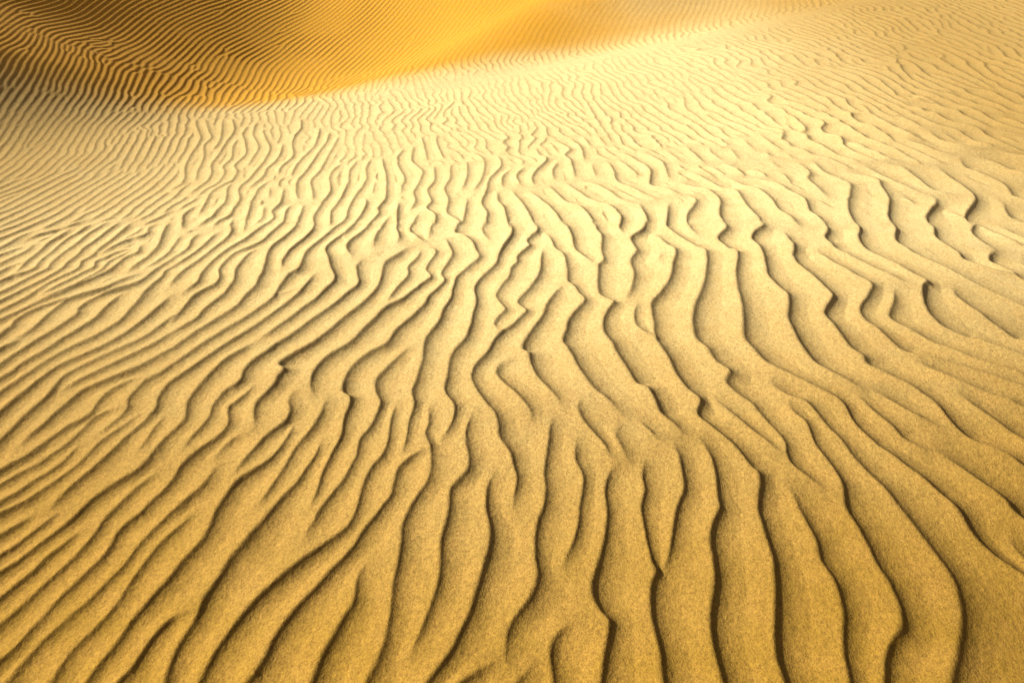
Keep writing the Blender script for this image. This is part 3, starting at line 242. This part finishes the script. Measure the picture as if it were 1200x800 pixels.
def crest_dist(X, Y):               # signed distance beyond the near dune's crest line
    return -0.396 * (X + 2.1) + 0.918 * (Y - 8.05) + 0.035 * np.clip(X + 2.1, -6, 0) ** 2

def macro(X, Y):
    X = np.asarray(X, dtype=np.float64); Y = np.asarray(Y, dtype=np.float64)
    c = crest_dist(X, Y)
    z = -0.16 * (sp(2.4 - Y, 0.5) - sp(-5.0 - Y, 1.0))            # the nose falls off towards the viewer
    z = z - 0.14 * (sp(X - 2.2, 0.6) - sp(X - 9.0, 1.0)) * sstep(9.0, 3.0, Y)
    z = z - 0.14 * (sp(X - 0.9, 0.3) - sp(X - 3.0, 0.6)) * sstep(2.8, 1.0, Y)
    z = z + 0.07 * (sp(-X - 2.2, 0.5) - sp(-X - 12.0, 1.0))
    s = 0.55 * X + 0.84 * Y
    z = z + 0.14 * (sp(s - 5.8, 0.8) - sp(s - 14.0, 1.5))         # the slope rises to the right and back
    soft = 0.28 + 0.5 * sstep(0.0, -5.0, X)
    back = 0.14 + (0.26 * sstep(-5.0, 1.0, X) + 0.22 * sstep(-1.0, 4.0, X)) * sstep(7.0, 1.5, c)
    z = z - back * (sp(c - 0.3, soft) - sp(c - 9.0, 1.0))         # lee of the crest
    cf = c + 0.30 * (X + 1.5)
    far = 0.36 * (sp(cf - 2.6, 0.8) - sp(cf - 11.0, 2.0))           # the slope beyond the hollow
    q = (X + 3.2 + 0.04 * (Y - 9.0)) / 1.5
    side = 0.30 * (1 + 0.85 * sstep(-2.3, -4.2, X) - 0.05 * sstep(-4.4, -5.6, X)) * 1.5 * (np.logaddexp(q, -q) - 0.6931)            # bowl: its left flank turns from the sun, its right one to it
    side = side - 0.27 * (1.2 * sp(-X - 7.6, 0.6) + sp(X - 10.0, 1.5))
    return z + far + side * sstep(-1.5 + 1.6 * sstep(-5.0, 1.5, X), 1.2 + 3.3 * sstep(-5.0, 5.5, X), c)


# ------------------------------------------------------------------ noise and interpolation helpers
def bilinear(A, fx, fy):
    ny, nx = A.shape
    fx = np.clip(fx, 0, nx - 1.001); fy = np.clip(fy, 0, ny - 1.001)
    ix = fx.astype(np.int32); iy = fy.astype(np.int32)
    tx = (fx - ix).astype(A.dtype); ty = (fy - iy).astype(A.dtype)
    a = A[iy, ix]; b = A[iy, ix + 1]; c = A[iy + 1, ix]; d = A[iy + 1, ix + 1]
    return (a * (1 - tx) + b * tx) * (1 - ty) + (c * (1 - tx) + d * tx) * ty

def cubic(A, fx, fy):                 # Catmull-Rom, so that slopes stay continuous between samples
    ny, nx = A.shape
    fx = np.clip(fx, 1, nx - 2.001); fy = np.clip(fy, 1, ny - 2.001)
    ix = fx.astype(np.int32); iy = fy.astype(np.int32)
    tx = (fx - ix).astype(np.float32); ty = (fy - iy).astype(np.float32)
    def wts(t):
        return (-.5*t + t*t - .5*t**3, 1 - 2.5*t*t + 1.5*t**3, .5*t + 2*t*t - 1.5*t**3, -.5*t*t + .5*t**3)
    wx = wts(tx); wy = wts(ty); out = 0
    for j in range(4):
        row = 0
        for i in range(4):
            jj = np.clip(iy + j - 1, 0, ny - 1); ii = np.clip(ix + i - 1, 0, nx - 1)
            row = row + wx[i] * A[jj, ii]
        out = out + wy[j] * row
    return out

class Lattice:                        # smooth random field, tileable
    def __init__(self, n=128):
        self.n = n; self.v = rng.standard_normal((n, n)).astype(np.float32)
    def __call__(self, x, y):
        n = self.n; ix = np.floor(x).astype(np.int64); iy = np.floor(y).astype(np.int64)
        tx = (x - ix).astype(np.float32); ty = (y - iy).astype(np.float32)
        tx = tx*tx*tx*(tx*(tx*6-15)+10); ty = ty*ty*ty*(ty*(ty*6-15)+10)
        ix %= n; iy %= n; jx = (ix + 1) % n; jy = (iy + 1) % n; v = self.v
        return (v[iy, ix]*(1-tx) + v[iy, jx]*tx)*(1-ty) + (v[jy, ix]*(1-tx) + v[jy, jx]*tx)*ty

N1, N2, N3, N4, N5 = (Lattice() for _ in range(5))

# ------------------------------------------------------------------ brinks as smooth curves
def smooth_line(pts, sub=5):
    p = np.asarray(pts, float)
    q = np.vstack([2*p[0]-p[1], p, 2*p[-1]-p[-2]])
    out = []
    for i in range(1, len(q) - 2):
        a, b, c, d = q[i-1], q[i], q[i+1], q[i+2]
        for t in np.arange(sub) / sub:
            out.append(0.5*(2*b + (c-a)*t + (2*a-5*b+4*c-d)*t*t + (3*b-a-3*c+d)*t**3))
    out.append(q[-2])
    return np.array(out)

def raster_brinks(x0, y0, res, nx, ny, R=0.28):
    """slip-face slope vectors behind every brink, and the distance to the nearest brink"""
    best = np.full((ny, nx), R, np.float32)
    gx = np.zeros((ny, nx), np.float32); gy = np.zeros((ny, nx), np.float32)
    for c, lam, amp in CURVES:
        n = len(c)
        for i in range(n - 1):
            a, b = c[i], c[i+1]
            e = b - a; L = math.hypot(*e)
            if L < 1e-5: continue
            ex, ey = e / L
            i0 = max(0, int((min(a[0], b[0]) - R - x0) / res)); i1 = min(nx, int((max(a[0], b[0]) + R - x0) / res) + 2)
            j0 = max(0, int((min(a[1], b[1]) - R - y0) / res)); j1 = min(ny, int((max(a[1], b[1]) + R - y0) / res) + 2)
            if i0 >= i1 or j0 >= j1: continue
            X = (x0 + res * np.arange(i0, i1, dtype=np.float32))[None, :] - np.float32(a[0])
            Y = (y0 + res * np.arange(j0, j1, dtype=np.float32))[:, None] - np.float32(a[1])
            t = X * np.float32(ex) + Y * np.float32(ey)
            d = X * np.float32(ey) - Y * np.float32(ex)            # > 0 on the lee side
            tc = np.clip(t, 0, L)
            dist = np.hypot(d, t - tc)
            view = best[j0:j1, i0:i1]
            m = dist < view
            if not m.any(): continue
            f = tc / L
            w = (lam[i] * (1 - f) + lam[i+1] * f) * WIDTH
            A = (amp[i] * (1 - f) + amp[i+1] * f) * SLOPE
            sd = np.where(d >= 0, dist, -dist)
            mag = A * np.where(sd >= 0, np.exp(-(np.maximum(sd, 0) / w) ** 0.92), np.exp(-(sd / (0.28 * w)) ** 2))
            if i == 0: mag = mag * np.exp(-(np.minimum(t, 0) / (0.6 * w)) ** 2)
            if i == n - 2: mag = mag * np.exp(-(np.maximum(t - L, 0) / (0.6 * w)) ** 2)
            mag = mag * min(1.85, max(1.0, 1.05 / max(.45, abs(ey))))    # oblique brinks are the steeper ones
            view[m] = dist[m]
            gx[j0:j1, i0:i1][m] = (-mag * ey)[m]
            gy[j0:j1, i0:i1][m] = (mag * ex)[m]
    return gx, gy, best

WIDTH = 0.235

# ------------------------------------------------------------------ the trend elsewhere: a phase field with dislocations
PX0, PY0, PRES, PNX, PNY = -12.0, -3.0, 0.10, 250, 230
def trend_phase(lo, hi):
    xs = PX0 + PRES * np.arange(PNX); ys = PY0 + PRES * np.arange(PNY)
    X, Y = np.meshgrid(xs, ys)
    c = crest_dist(X, Y); X_, Y_ = X, Y
    Y = Y + (np.clip(c, lo, hi) - c) / 0.918            # outside its band a phase field just carries on
    T = np.array(TREND)
    num_c = 0; num_s = 0; num_l = 0; den = 0
    U = X / (np.maximum(Y, .3) + 1.5); V = 2.2 * np.log(np.maximum(Y, .3) + 1.0)
    for tx, ty, ang, lam in T:
        u = tx / (ty + 1.5); v = 2.2 * math.log(ty + 1.0)
        w = 1.0 / (((U - u)**2 + (V - v)**2) + 0.01) ** 1.6
        num_c = num_c + w * math.cos(math.radians(2*ang)); num_s = num_s + w * math.sin(math.radians(2*ang))
        num_l = num_l + w * math.log(lam); den = den + w
    ang = 0.5 * np.arctan2(num_s, num_c); ang = np.where(ang < 0, ang + np.pi, ang)
    lam = np.exp(num_l / den) * (1 - 0.15 * sstep(-3.2, -2.2, np.clip(c, lo, hi)) * sstep(.4, -.1, c))
    k = 2 * np.pi / lam
    kx = np.sin(ang) * k; ky = -np.cos(ang) * k                    # points to the lee (right) side
    if lo < -11 and hi > 13: return None, lam.astype(np.float32)
    W = sstep(lo - .7, lo - .2, c) * sstep(hi + .7, hi + .2, c) * sstep(-12, -9.5, X_) * sstep(13, 10.5, X_)
    mx, my = (W * kx).sum() / W.sum(), (W * ky).sum() / W.sum()
    fx = kx - mx; fy = ky - my
    qx = 2*np.pi*np.fft.fftfreq(2*PNX, PRES)[None]; qy = 2*np.pi*np.fft.fftfreq(2*PNY, PRES)[:, None]
    q2 = (2 - 2*np.cos(qx*PRES) + 2 - 2*np.cos(qy*PRES)) / PRES**2; q2[0, 0] = 1
    P = np.zeros_like(fx)
    for it in range(70):                                 # least squares inside the band only
        ux = np.zeros_like(fx); uy = np.zeros_like(fx)
        ux[:, :-1] = np.diff(P, axis=1) / PRES; uy[:-1] = np.diff(P, axis=0) / PRES
        ux[:, :-1] += W[:, :-1] * (fx[:, :-1] - ux[:, :-1]); uy[:-1] += W[:-1] * (fy[:-1] - uy[:-1])
        div = np.diff(ux, axis=1, prepend=0) / PRES + np.diff(uy, axis=0, prepend=0) / PRES
        D = np.block([[div, div[:, ::-1]], [div[::-1], div[::-1, ::-1]]])
        P = np.fft.irfft2(-np.fft.rfft2(D) / q2[:, :PNX + 1], s=D.shape)[:PNY, :PNX]
    return (P + mx * X_ + my * Y_).astype(np.float64), lam.astype(np.float32)

# bands of the slope, each with a ripple train of its own; trains meet along ragged rows
EDGES = [-12.0, -3.3, -1.9, -0.75, 0.15, 2.2, 14.0]
BANDS = [trend_phase(EDGES[i], EDGES[i+1])[0] for i in range(6)]
LAM = trend_phase(-12.0, 14.0)[1]
CURVES = []
for L in RIPPLES:
    c = smooth_line(L)
    s = np.r_[0, np.cumsum(np.hypot(*np.diff(c[:, :2], axis=0).T))]
    # small natural wander of the brink
    t = np.gradient(c[:, :2], axis=0); t /= np.linalg.norm(t, axis=1)[:, None] + 1e-9
    wander = 0.014 * c[:, 2] * N5(c[:, 0] * 12, c[:, 1] * 12)
    c[:, 0] += t[:, 1] * wander; c[:, 1] -= t[:, 0] * wander
    lam = np.clip(np.minimum(c[:, 2], 1.25 * bilinear(LAM, (c[:, 0] - PX0) / PRES, (c[:, 1] - PY0) / PRES)), .05, .25)
    end = np.minimum(s, s[-1] - s) / (0.65 * lam)
    amp = (0.25 + 0.75 * np.clip(end, 0, 1)) * np.clip(1.0 + 0.08 * N4(c[:, 0] * 3, c[:, 1] * 3), .88, 1.12) * rng.uniform(.94, 1.06)
    if s[-1] < .4 and c[:, 1].mean() > 4.2: amp = amp * .85
    amp = amp * (1 - .22 * sstep(4.2, 5.2, c[:, 1])) * (1 + .06 * sstep(1.7, 2.8, c[:, 0]))
    CURVES.append((c[:, :2], lam, amp))

DISLOC = []
while len(DISLOC) < 520:
    x = rng.uniform(-11.5, 11.5); y = rng.uniform(-1.5, 19.0)
    dens = 0.25 if y > 9.5 else 1.0
    if y < 7 and x < -2.2: dens = 0.7
    if rng.uniform() > dens: continue
    a = rng.normal(np.pi/2, 0.5); sep = rng.uniform(.15, .7)
    DISLOC.append((x, y, x + sep*math.cos(a), y + sep*math.sin(a), rng.choice([-1, 1])))

def raster_trend(x0, y0, res, nx, ny):
    xs = x0 + res * np.arange(nx); ys = y0 + res * np.arange(ny)
    X, Y = np.meshgrid(xs.astype(np.float32), ys.astype(np.float32))
    fx = (X - PX0) / PRES; fy = (Y - PY0) / PRES
    lam = bilinear(LAM, fx, fy)
    c = crest_dist(X, Y).astype(np.float32)
    rag = c + 0.22 * N2(X / .45, Y / 3.0) + 0.10 * N3(X / .16, Y / 3.0)
    # wander: ripples swing and zigzag along their length
    calm = sstep(0.2, 1.2, c).astype(np.float32)
    wig = (1 - 0.75 * calm) * (1 - 0.5 * sstep(-1.6, -2.6, X))
    swing = 2*np.pi * wig * (0.26 * N1(X / .55, Y / .55) + 0.15 * N2(X / .22, Y / .20) + 0.05 * N3(X / .10, Y / .085)) * np.clip(.13 / lam, .7, 1.3)
    core = np.ones((ny, nx), np.float32); defect = np.zeros((ny, nx), np.float32)
    for ax, ay, bx, by, sg in DISLOC:
        cx, cy = (ax+bx)/2, (ay+by)/2; R = 1.3
        i0 = max(0, int((cx-R-x0)/res)); i1 = min(nx, int((cx+R-x0)/res)); j0 = max(0, int((cy-R-y0)/res)); j1 = min(ny, int((cy+R-y0)/res))
        if i0 >= i1 or j0 >= j1: continue
        x = X[j0:j1, i0:i1]; y = Y[j0:j1, i0:i1]
        ra = np.hypot(x-ax, y-ay); rb = np.hypot(x-bx, y-by); rc = np.hypot(x-cx, y-cy)
        dphi = np.arctan2(y-ay, x-ax) - np.arctan2(y-by, x-bx)
        dphi = (dphi + np.pi) % (2*np.pi) - np.pi
        defect[j0:j1, i0:i1] += sg * dphi * sstep(R, .75, rc)
        l = lam[j0:j1, i0:i1]
        core[j0:j1, i0:i1] *= sstep(0, .45, np.minimum(ra, rb) / l)
    strength = np.clip(0.97 + 0.18 * N4(X / .8, Y / .8), .6, 1.15) * core
    # the wind has smoothed the lip of the crest and the sunlit floor of the bowl
    right = sstep(-3.0, 0.5, X)
    strength *= 1 - 0.92 * right * np.exp(-((c - 0.05) / 0.40) ** 2)
    strength *= 1 - 0.72 * sstep(-3.5, 1.0, X) * sstep(.3, 1.0, c)
    strength *= 1 - 0.32 * sstep(-3.4, -2.4, c) * sstep(.3, -.1, c) * sstep(-3.4, -2.2, X)
    gx = np.zeros((ny, nx), np.float32); gy = np.zeros((ny, nx), np.float32)
    for b, P in enumerate(BANDS):
        soft = 0.07
        w = np.ones((ny, nx), np.float32)
        if b > 0: w *= sstep(EDGES[b] - soft, EDGES[b] + soft, rag)
        if b < 5: w *= sstep(EDGES[b+1] + soft, EDGES[b+1] - soft, rag)
        rows = np.nonzero(w.max(axis=1) > 0)[0]
        if len(rows) < 3: continue
        r0, r1 = rows[0], rows[-1] + 1
        sl = slice(r0, r1)
        ph = cubic64(P, xs, ys[sl]) + swing[sl] + defect[sl]
        t = ((ph / (2*np.pi)) % 1.0).astype(np.float32)
        C = np.cos(ph).astype(np.float32); S = np.sin(ph).astype(np.float32)
        cx = C * np.gradient(S, res, axis=1) - S * np.gradient(C, res, axis=1)       # true phase gradient
        cy = C * np.gradient(S, res, axis=0) - S * np.gradient(C, res, axis=0)
        k = np.hypot(cx, cy) + 1e-6
        prof = np.exp(-(t / WIDTH) ** 0.92) + np.exp(-((1 - t) / (0.28 * WIDTH)) ** 2)
        mag = SLOPE * strength[sl] * prof * np.clip(1.5 - k * lam[sl] / (2*np.pi) * 0.28, .35, 1.0) * w[sl] * np.clip(k / (np.abs(cx) + 1e-6), 1.0, 1.3)
        gx[sl] += -mag * cx / k; gy[sl] += -mag * cy / k
    return gx, gy, lam

def cubic64(A, xs, ys):
    fx = np.clip((xs - PX0) / PRES, 1, A.shape[1] - 2.001); fy = np.clip((ys - PY0) / PRES, 1, A.shape[0] - 2.001)
    def mat(f, n):
        i = f.astype(int); t = f - i
        M = np.zeros((len(f), n)); r = np.arange(len(f))
        M[r, i-1] += -.5*t + t*t - .5*t**3; M[r, i] += 1 - 2.5*t*t + 1.5*t**3
        M[r, i+1] += .5*t + 2*t*t - 1.5*t**3; M[r, i+2] += -.5*t*t + .5*t**3
        return M
    return mat(fy, A.shape[0]) @ A @ mat(fx, A.shape[1]).T

def relief(x0, y0, res, nx, ny):
    gx, gy, dist = raster_brinks(x0, y0, res, nx, ny)
    tx, ty, lam = raster_trend(x0, y0, res, nx, ny)
    X = (x0 + res*np.arange(nx, dtype=np.float32))[None]; Y = (y0 + res*np.arange(ny, dtype=np.float32))[:, None]
    gap = .52 + .22 * sstep(.6, 1.6, X) * sstep(5.0, 4.2, Y)
    w = sstep(gap, gap + .28, dist / lam).astype(np.float32)
    gx = gx + w * tx; gy = gy + w * ty
    e = np.minimum(np.minimum(X - x0, x0 + res*(nx-1) - X), np.minimum(Y - y0, y0 + res*(ny-1) - Y))
    fade = sstep(0, .5, e).astype(np.float32)
    gx *= fade; gy *= fade
    GX = np.fft.rfft2(gx); GY = np.fft.rfft2(gy)
    kx = (2*np.pi*np.fft.rfftfreq(nx, res))[None]; ky = (2*np.pi*np.fft.fftfreq(ny, res))[:, None]
    H = -(1j*kx*GX + 1j*ky*GY) / (kx*kx + ky*ky + (1/0.11)**2)
    return np.fft.irfft2(H, s=(ny, nx)).astype(np.float32)

FAR = (-11.0, -2.0, 0.012, 1836, 1750)
BOWL = (-9.6, 7.2, 0.008, 1800, 1100)
MID = (-8.2, 2.4, 0.0065, 2000, 1200)
NEAR = (-4.2, 0.1, 0.004, 2200, 1250)
PATCHES = [(g, relief(*g)) for g in (FAR, BOWL, MID, NEAR)]

def height(X, Y):
    z = macro(X, Y)
    h = np.zeros(X.shape)
    for (x0, y0, r, nx, ny), H in PATCHES:
        m = np.minimum(np.minimum(X - x0, x0 + r*(nx-1) - X), np.minimum(Y - y0, y0 + r*(ny-1) - Y))
        ins = m > 0.55
        w = sstep(.55, .85, m[ins])
        h[ins] = h[ins]*(1-w) + w*cubic(H, (X[ins]-x0)/r, (Y[ins]-y0)/r)
    R = np.hypot(X, Y)
    far = sstep(22, 120, R)
    return z + h + far * (3.0*N1(X/60, Y/45) + 9.0*N2(X/260, Y/200)) + sstep(12, 24, R) * 0.12*N3(X/5, Y/5) + 0.02 * N4(X/1.7 + 9, Y/1.7)

# ------------------------------------------------------------------ one sheet of ground to the horizon, finest where it is near
CAM_H = 1.6
rs = [0.25]
while rs[-1] < 2600:
    r = rs[-1]
    if r < 19: rs.append(r + max(0.0024, min(0.009 if r < 15 else 0.013, 0.75 * (r*r + CAM_H**2) / CAM_H / 683)) if r > 0.8 else r + 0.02)
    else: rs.append(r * 1.05)
rs = np.array(rs)
half = math.radians(57); core = math.radians(41)
fine = np.r_[np.linspace(-half, -core, 180)[:-1], np.linspace(-core, core, 1450), np.linspace(core, half, 180)[1:]]
rest = np.linspace(half, 2*math.pi - half, 110)[1:-1]
th = np.r_[fine, rest]                          # clockwise from +Y
NR, NT = len(rs), len(th)
TH, RR = np.meshgrid(th, rs)
GX, GY = RR * np.sin(TH), RR * np.cos(TH)
GZ = height(GX, GY)
co = np.stack([GX, GY, GZ], -1).reshape(-1, 3).astype(np.float32)
apex = np.array([[0, 0, float(height(np.zeros((1, 1)), np.zeros((1, 1)))[0, 0])]], np.float32)
i = np.arange(NR - 1)[:, None]; j = np.arange(NT)[None]; j2 = (j + 1) % NT
quads = np.stack([i*NT + j, i*NT + j2, (i+1)*NT + j2, (i+1)*NT + j], -1).reshape(-1, 4)[:, ::-1]
cdist = crest_dist(GX, GY)
beyond = ((cdist[:-1] > 0.30) & (GY[:-1] > 5.0)).reshape(-1)

def build(name, faces, extra_fan=False):
    used = np.unique(faces)
    remap = np.full(len(co), -1, np.int64); remap[used] = np.arange(len(used))
    v = co[used]; f = remap[faces]
    loops = f.reshape(-1); starts = np.arange(len(f)) * 4; nf = len(f)
    if extra_fan:
        v = np.vstack([v, apex]); a = len(v) - 1
        tri = np.stack([remap[np.arange(NT)], remap[(np.arange(NT)+1) % NT], np.full(NT, a)], -1)[:, ::-1].reshape(-1)
        starts = np.r_[starts, len(loops) + 3*np.arange(NT)]; loops = np.r_[loops, tri]; nf += NT
    me = bpy.data.meshes.new(name)
    me.vertices.add(len(v)); me.vertices.foreach_set('co', v.astype(np.float32).ravel())
    me.loops.add(len(loops)); me.loops.foreach_set('vertex_index', loops.astype(np.int32))
    me.polygons.add(nf); me.polygons.foreach_set('loop_start', starts.astype(np.int32))
    me.update(calc_edges=True)
    me.polygons.foreach_set('use_smooth', np.ones(nf, bool))
    me.update()
    ob = bpy.data.objects.new(name, me)
    bpy.context.scene.collection.objects.link(ob)
    ob['kind'] = 'structure'
    return ob

ground = build('sand_ground', quads[~beyond], True)
ground['label'] = 'pale golden sand slope in front, covered in wavy wind ripples'
ground['category'] = 'sand'
dune = build('sand_dune', quads[beyond])
dune['label'] = 'deep golden dune face beyond the crest, finely rippled, dark at its left'
dune['category'] = 'dune'

# ------------------------------------------------------------------ sand
def sand(name):
    m = bpy.data.materials.new(name); m.use_nodes = True
    nt = m.node_tree; N = nt.nodes; K = nt.links
    for n in list(N): N.remove(n)
    def node(t, **kw):
        n = N.new(t)
        for k, v in kw.items(): setattr(n, k, v)
        return n
    def math_(op, a, b=None, clamp=False):
        n = node('ShaderNodeMath', operation=op, use_clamp=clamp)
        for s, v in ((0, a), (1, b)):
            if v is None: continue
            if isinstance(v, (int, float)): n.inputs[s].default_value = v
            else: K.new(v, n.inputs[s])
        return n.outputs[0]
    def noise(scale, detail=3, rough=.5):
        n = node('ShaderNodeTexNoise'); n.inputs['Scale'].default_value = scale
        n.inputs['Detail'].default_value = detail; n.inputs['Roughness'].default_value = rough
        K.new(pos, n.inputs['Vector']); return n.outputs['Fac']
    def ramp(v, a, b, smooth=True):
        n = node('ShaderNodeMapRange', interpolation_type='SMOOTHSTEP' if smooth else 'LINEAR')
        K.new(v, n.inputs['Value']); n.inputs['From Min'].default_value = a; n.inputs['From Max'].default_value = b
        return n.outputs['Result']
    def mix(f, a, b):
        n = node('ShaderNodeMix', data_type='RGBA')
        K.new(f, n.inputs['Factor'])
        for s, v in (('A', a), ('B', b)):
            i = [q for q in n.inputs if q.name == s and q.type == 'RGBA'][0]
            if isinstance(v, tuple): i.default_value = v + (1,)
            else: K.new(v, i)
        return [q for q in n.outputs if q.type == 'RGBA'][0]
    geo = node('ShaderNodeNewGeometry'); pos = geo.outputs['Position']
    sx = node('ShaderNodeSeparateXYZ'); K.new(pos, sx.inputs[0]); X, Y = sx.outputs[0], sx.outputs[1]
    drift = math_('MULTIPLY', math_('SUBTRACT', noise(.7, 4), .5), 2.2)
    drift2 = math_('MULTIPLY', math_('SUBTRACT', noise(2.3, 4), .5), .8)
    # light falloff painted into the colour: darker gold in front and at the flanks
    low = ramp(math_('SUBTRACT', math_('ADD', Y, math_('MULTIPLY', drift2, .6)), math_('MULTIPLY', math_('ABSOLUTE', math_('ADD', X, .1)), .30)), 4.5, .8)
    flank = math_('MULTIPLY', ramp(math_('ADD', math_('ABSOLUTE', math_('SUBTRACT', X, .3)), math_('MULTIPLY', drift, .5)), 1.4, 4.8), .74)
    falloff = math_('MAXIMUM', low, flank)
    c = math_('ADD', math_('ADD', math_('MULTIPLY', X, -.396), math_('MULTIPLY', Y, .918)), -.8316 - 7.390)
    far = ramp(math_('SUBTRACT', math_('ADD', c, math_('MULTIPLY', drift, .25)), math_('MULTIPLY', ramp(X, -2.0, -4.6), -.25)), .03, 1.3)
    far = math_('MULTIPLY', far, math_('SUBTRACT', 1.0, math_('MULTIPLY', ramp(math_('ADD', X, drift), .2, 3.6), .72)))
    col = mix(falloff, PALE, GOLD_DIM)
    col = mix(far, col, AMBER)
    # mottling: grains of different minerals
    blot = noise(9, 5, .6)
    col2 = mix(math_('MULTIPLY', ramp(blot, .35, .75), .24), col, RUST)
    grain = noise(180, 2, .7); grain2 = noise(70, 3, .65)
    g = math_('ADD', math_('MULTIPLY', math_('SUBTRACT', grain, .5), 1.15), math_('MULTIPLY', math_('SUBTRACT', grain2, .5), 1.0))
    val = math_('ADD', g, 1.05)
    col2 = mix(math_('MULTIPLY', ramp(grain, .47, .30), .5), col2, (.23, .095, .022))
    mul = node('ShaderNodeVectorMath', operation='SCALE'); K.new(col2, mul.inputs[0]); K.new(val, mul.inputs['Scale'])
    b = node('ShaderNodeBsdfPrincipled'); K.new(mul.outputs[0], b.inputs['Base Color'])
    b.inputs['Roughness'].default_value = .95
    b.inputs['Specular IOR Level'].default_value = .12
    bump = node('ShaderNodeBump'); bump.inputs['Strength'].default_value = .55; bump.inputs['Distance'].default_value = .003
    K.new(math_('ADD', math_('ADD', grain, math_('MULTIPLY', grain2, 1.6)), math_('MULTIPLY', noise(26, 3, .5), 2.4)), bump.inputs['Height'])
    K.new(bump.outputs[0], b.inputs['Normal'])
    o = node('ShaderNodeOutputMaterial'); K.new(b.outputs[0], o.inputs['Surface'])
    return m

PALE = (.575, .458, .215); GOLD_DIM = (.245, .141, .018); AMBER = (.47, .238, .018); RUST = (.40, .22, .055)
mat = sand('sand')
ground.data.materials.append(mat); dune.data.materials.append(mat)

# ------------------------------------------------------------------ sky, sun, camera
sc = bpy.context.scene
w = bpy.data.worlds.new('World'); sc.world = w; w.use_nodes = True
nt = w.node_tree
sky = nt.nodes.new('ShaderNodeTexSky'); sky.sky_type = 'NISHITA'; sky.sun_disc = False
e, a = math.radians(SUN_ELEV), math.radians(SUN_AZ)
to_sun = (-math.cos(e)*math.cos(a), math.cos(e)*math.sin(a), math.sin(e))
sky.sun_elevation = e; sky.sun_rotation = math.atan2(to_sun[0], to_sun[1])
sky.dust_density = 8.0; sky.air_density = .4; sky.ozone_density = 0
bg = nt.nodes['Background']; bg.inputs['Strength'].default_value = .05
nt.links.new(sky.outputs[0], bg.inputs['Color'])

from mathutils import Vector
sl = bpy.data.lights.new('sun', 'SUN'); sl.energy = 4.6; sl.angle = math.radians(.6); sl.color = (1.0, .95, .84)
so = bpy.data.objects.new('sun', sl); sc.collection.objects.link(so)
so.rotation_euler = (-Vector(to_sun)).to_track_quat('-Z', 'Y').to_euler()

cam = bpy.data.cameras.new('camera'); cam.lens = 24; cam.sensor_width = 36; cam.clip_end = 8000; cam.clip_start = .05
co_ = bpy.data.objects.new('camera', cam); sc.collection.objects.link(co_)
co_.location = (0, 0, CAM_H); co_.rotation_euler = (math.radians(60), 0, 0)
sc.camera = co_
vs = sc.view_settings
vs.view_transform = 'Standard'; vs.look = 'None'; vs.gamma = 1.0; vs.use_curve_mapping = False
vs.exposure = EXPOSURE
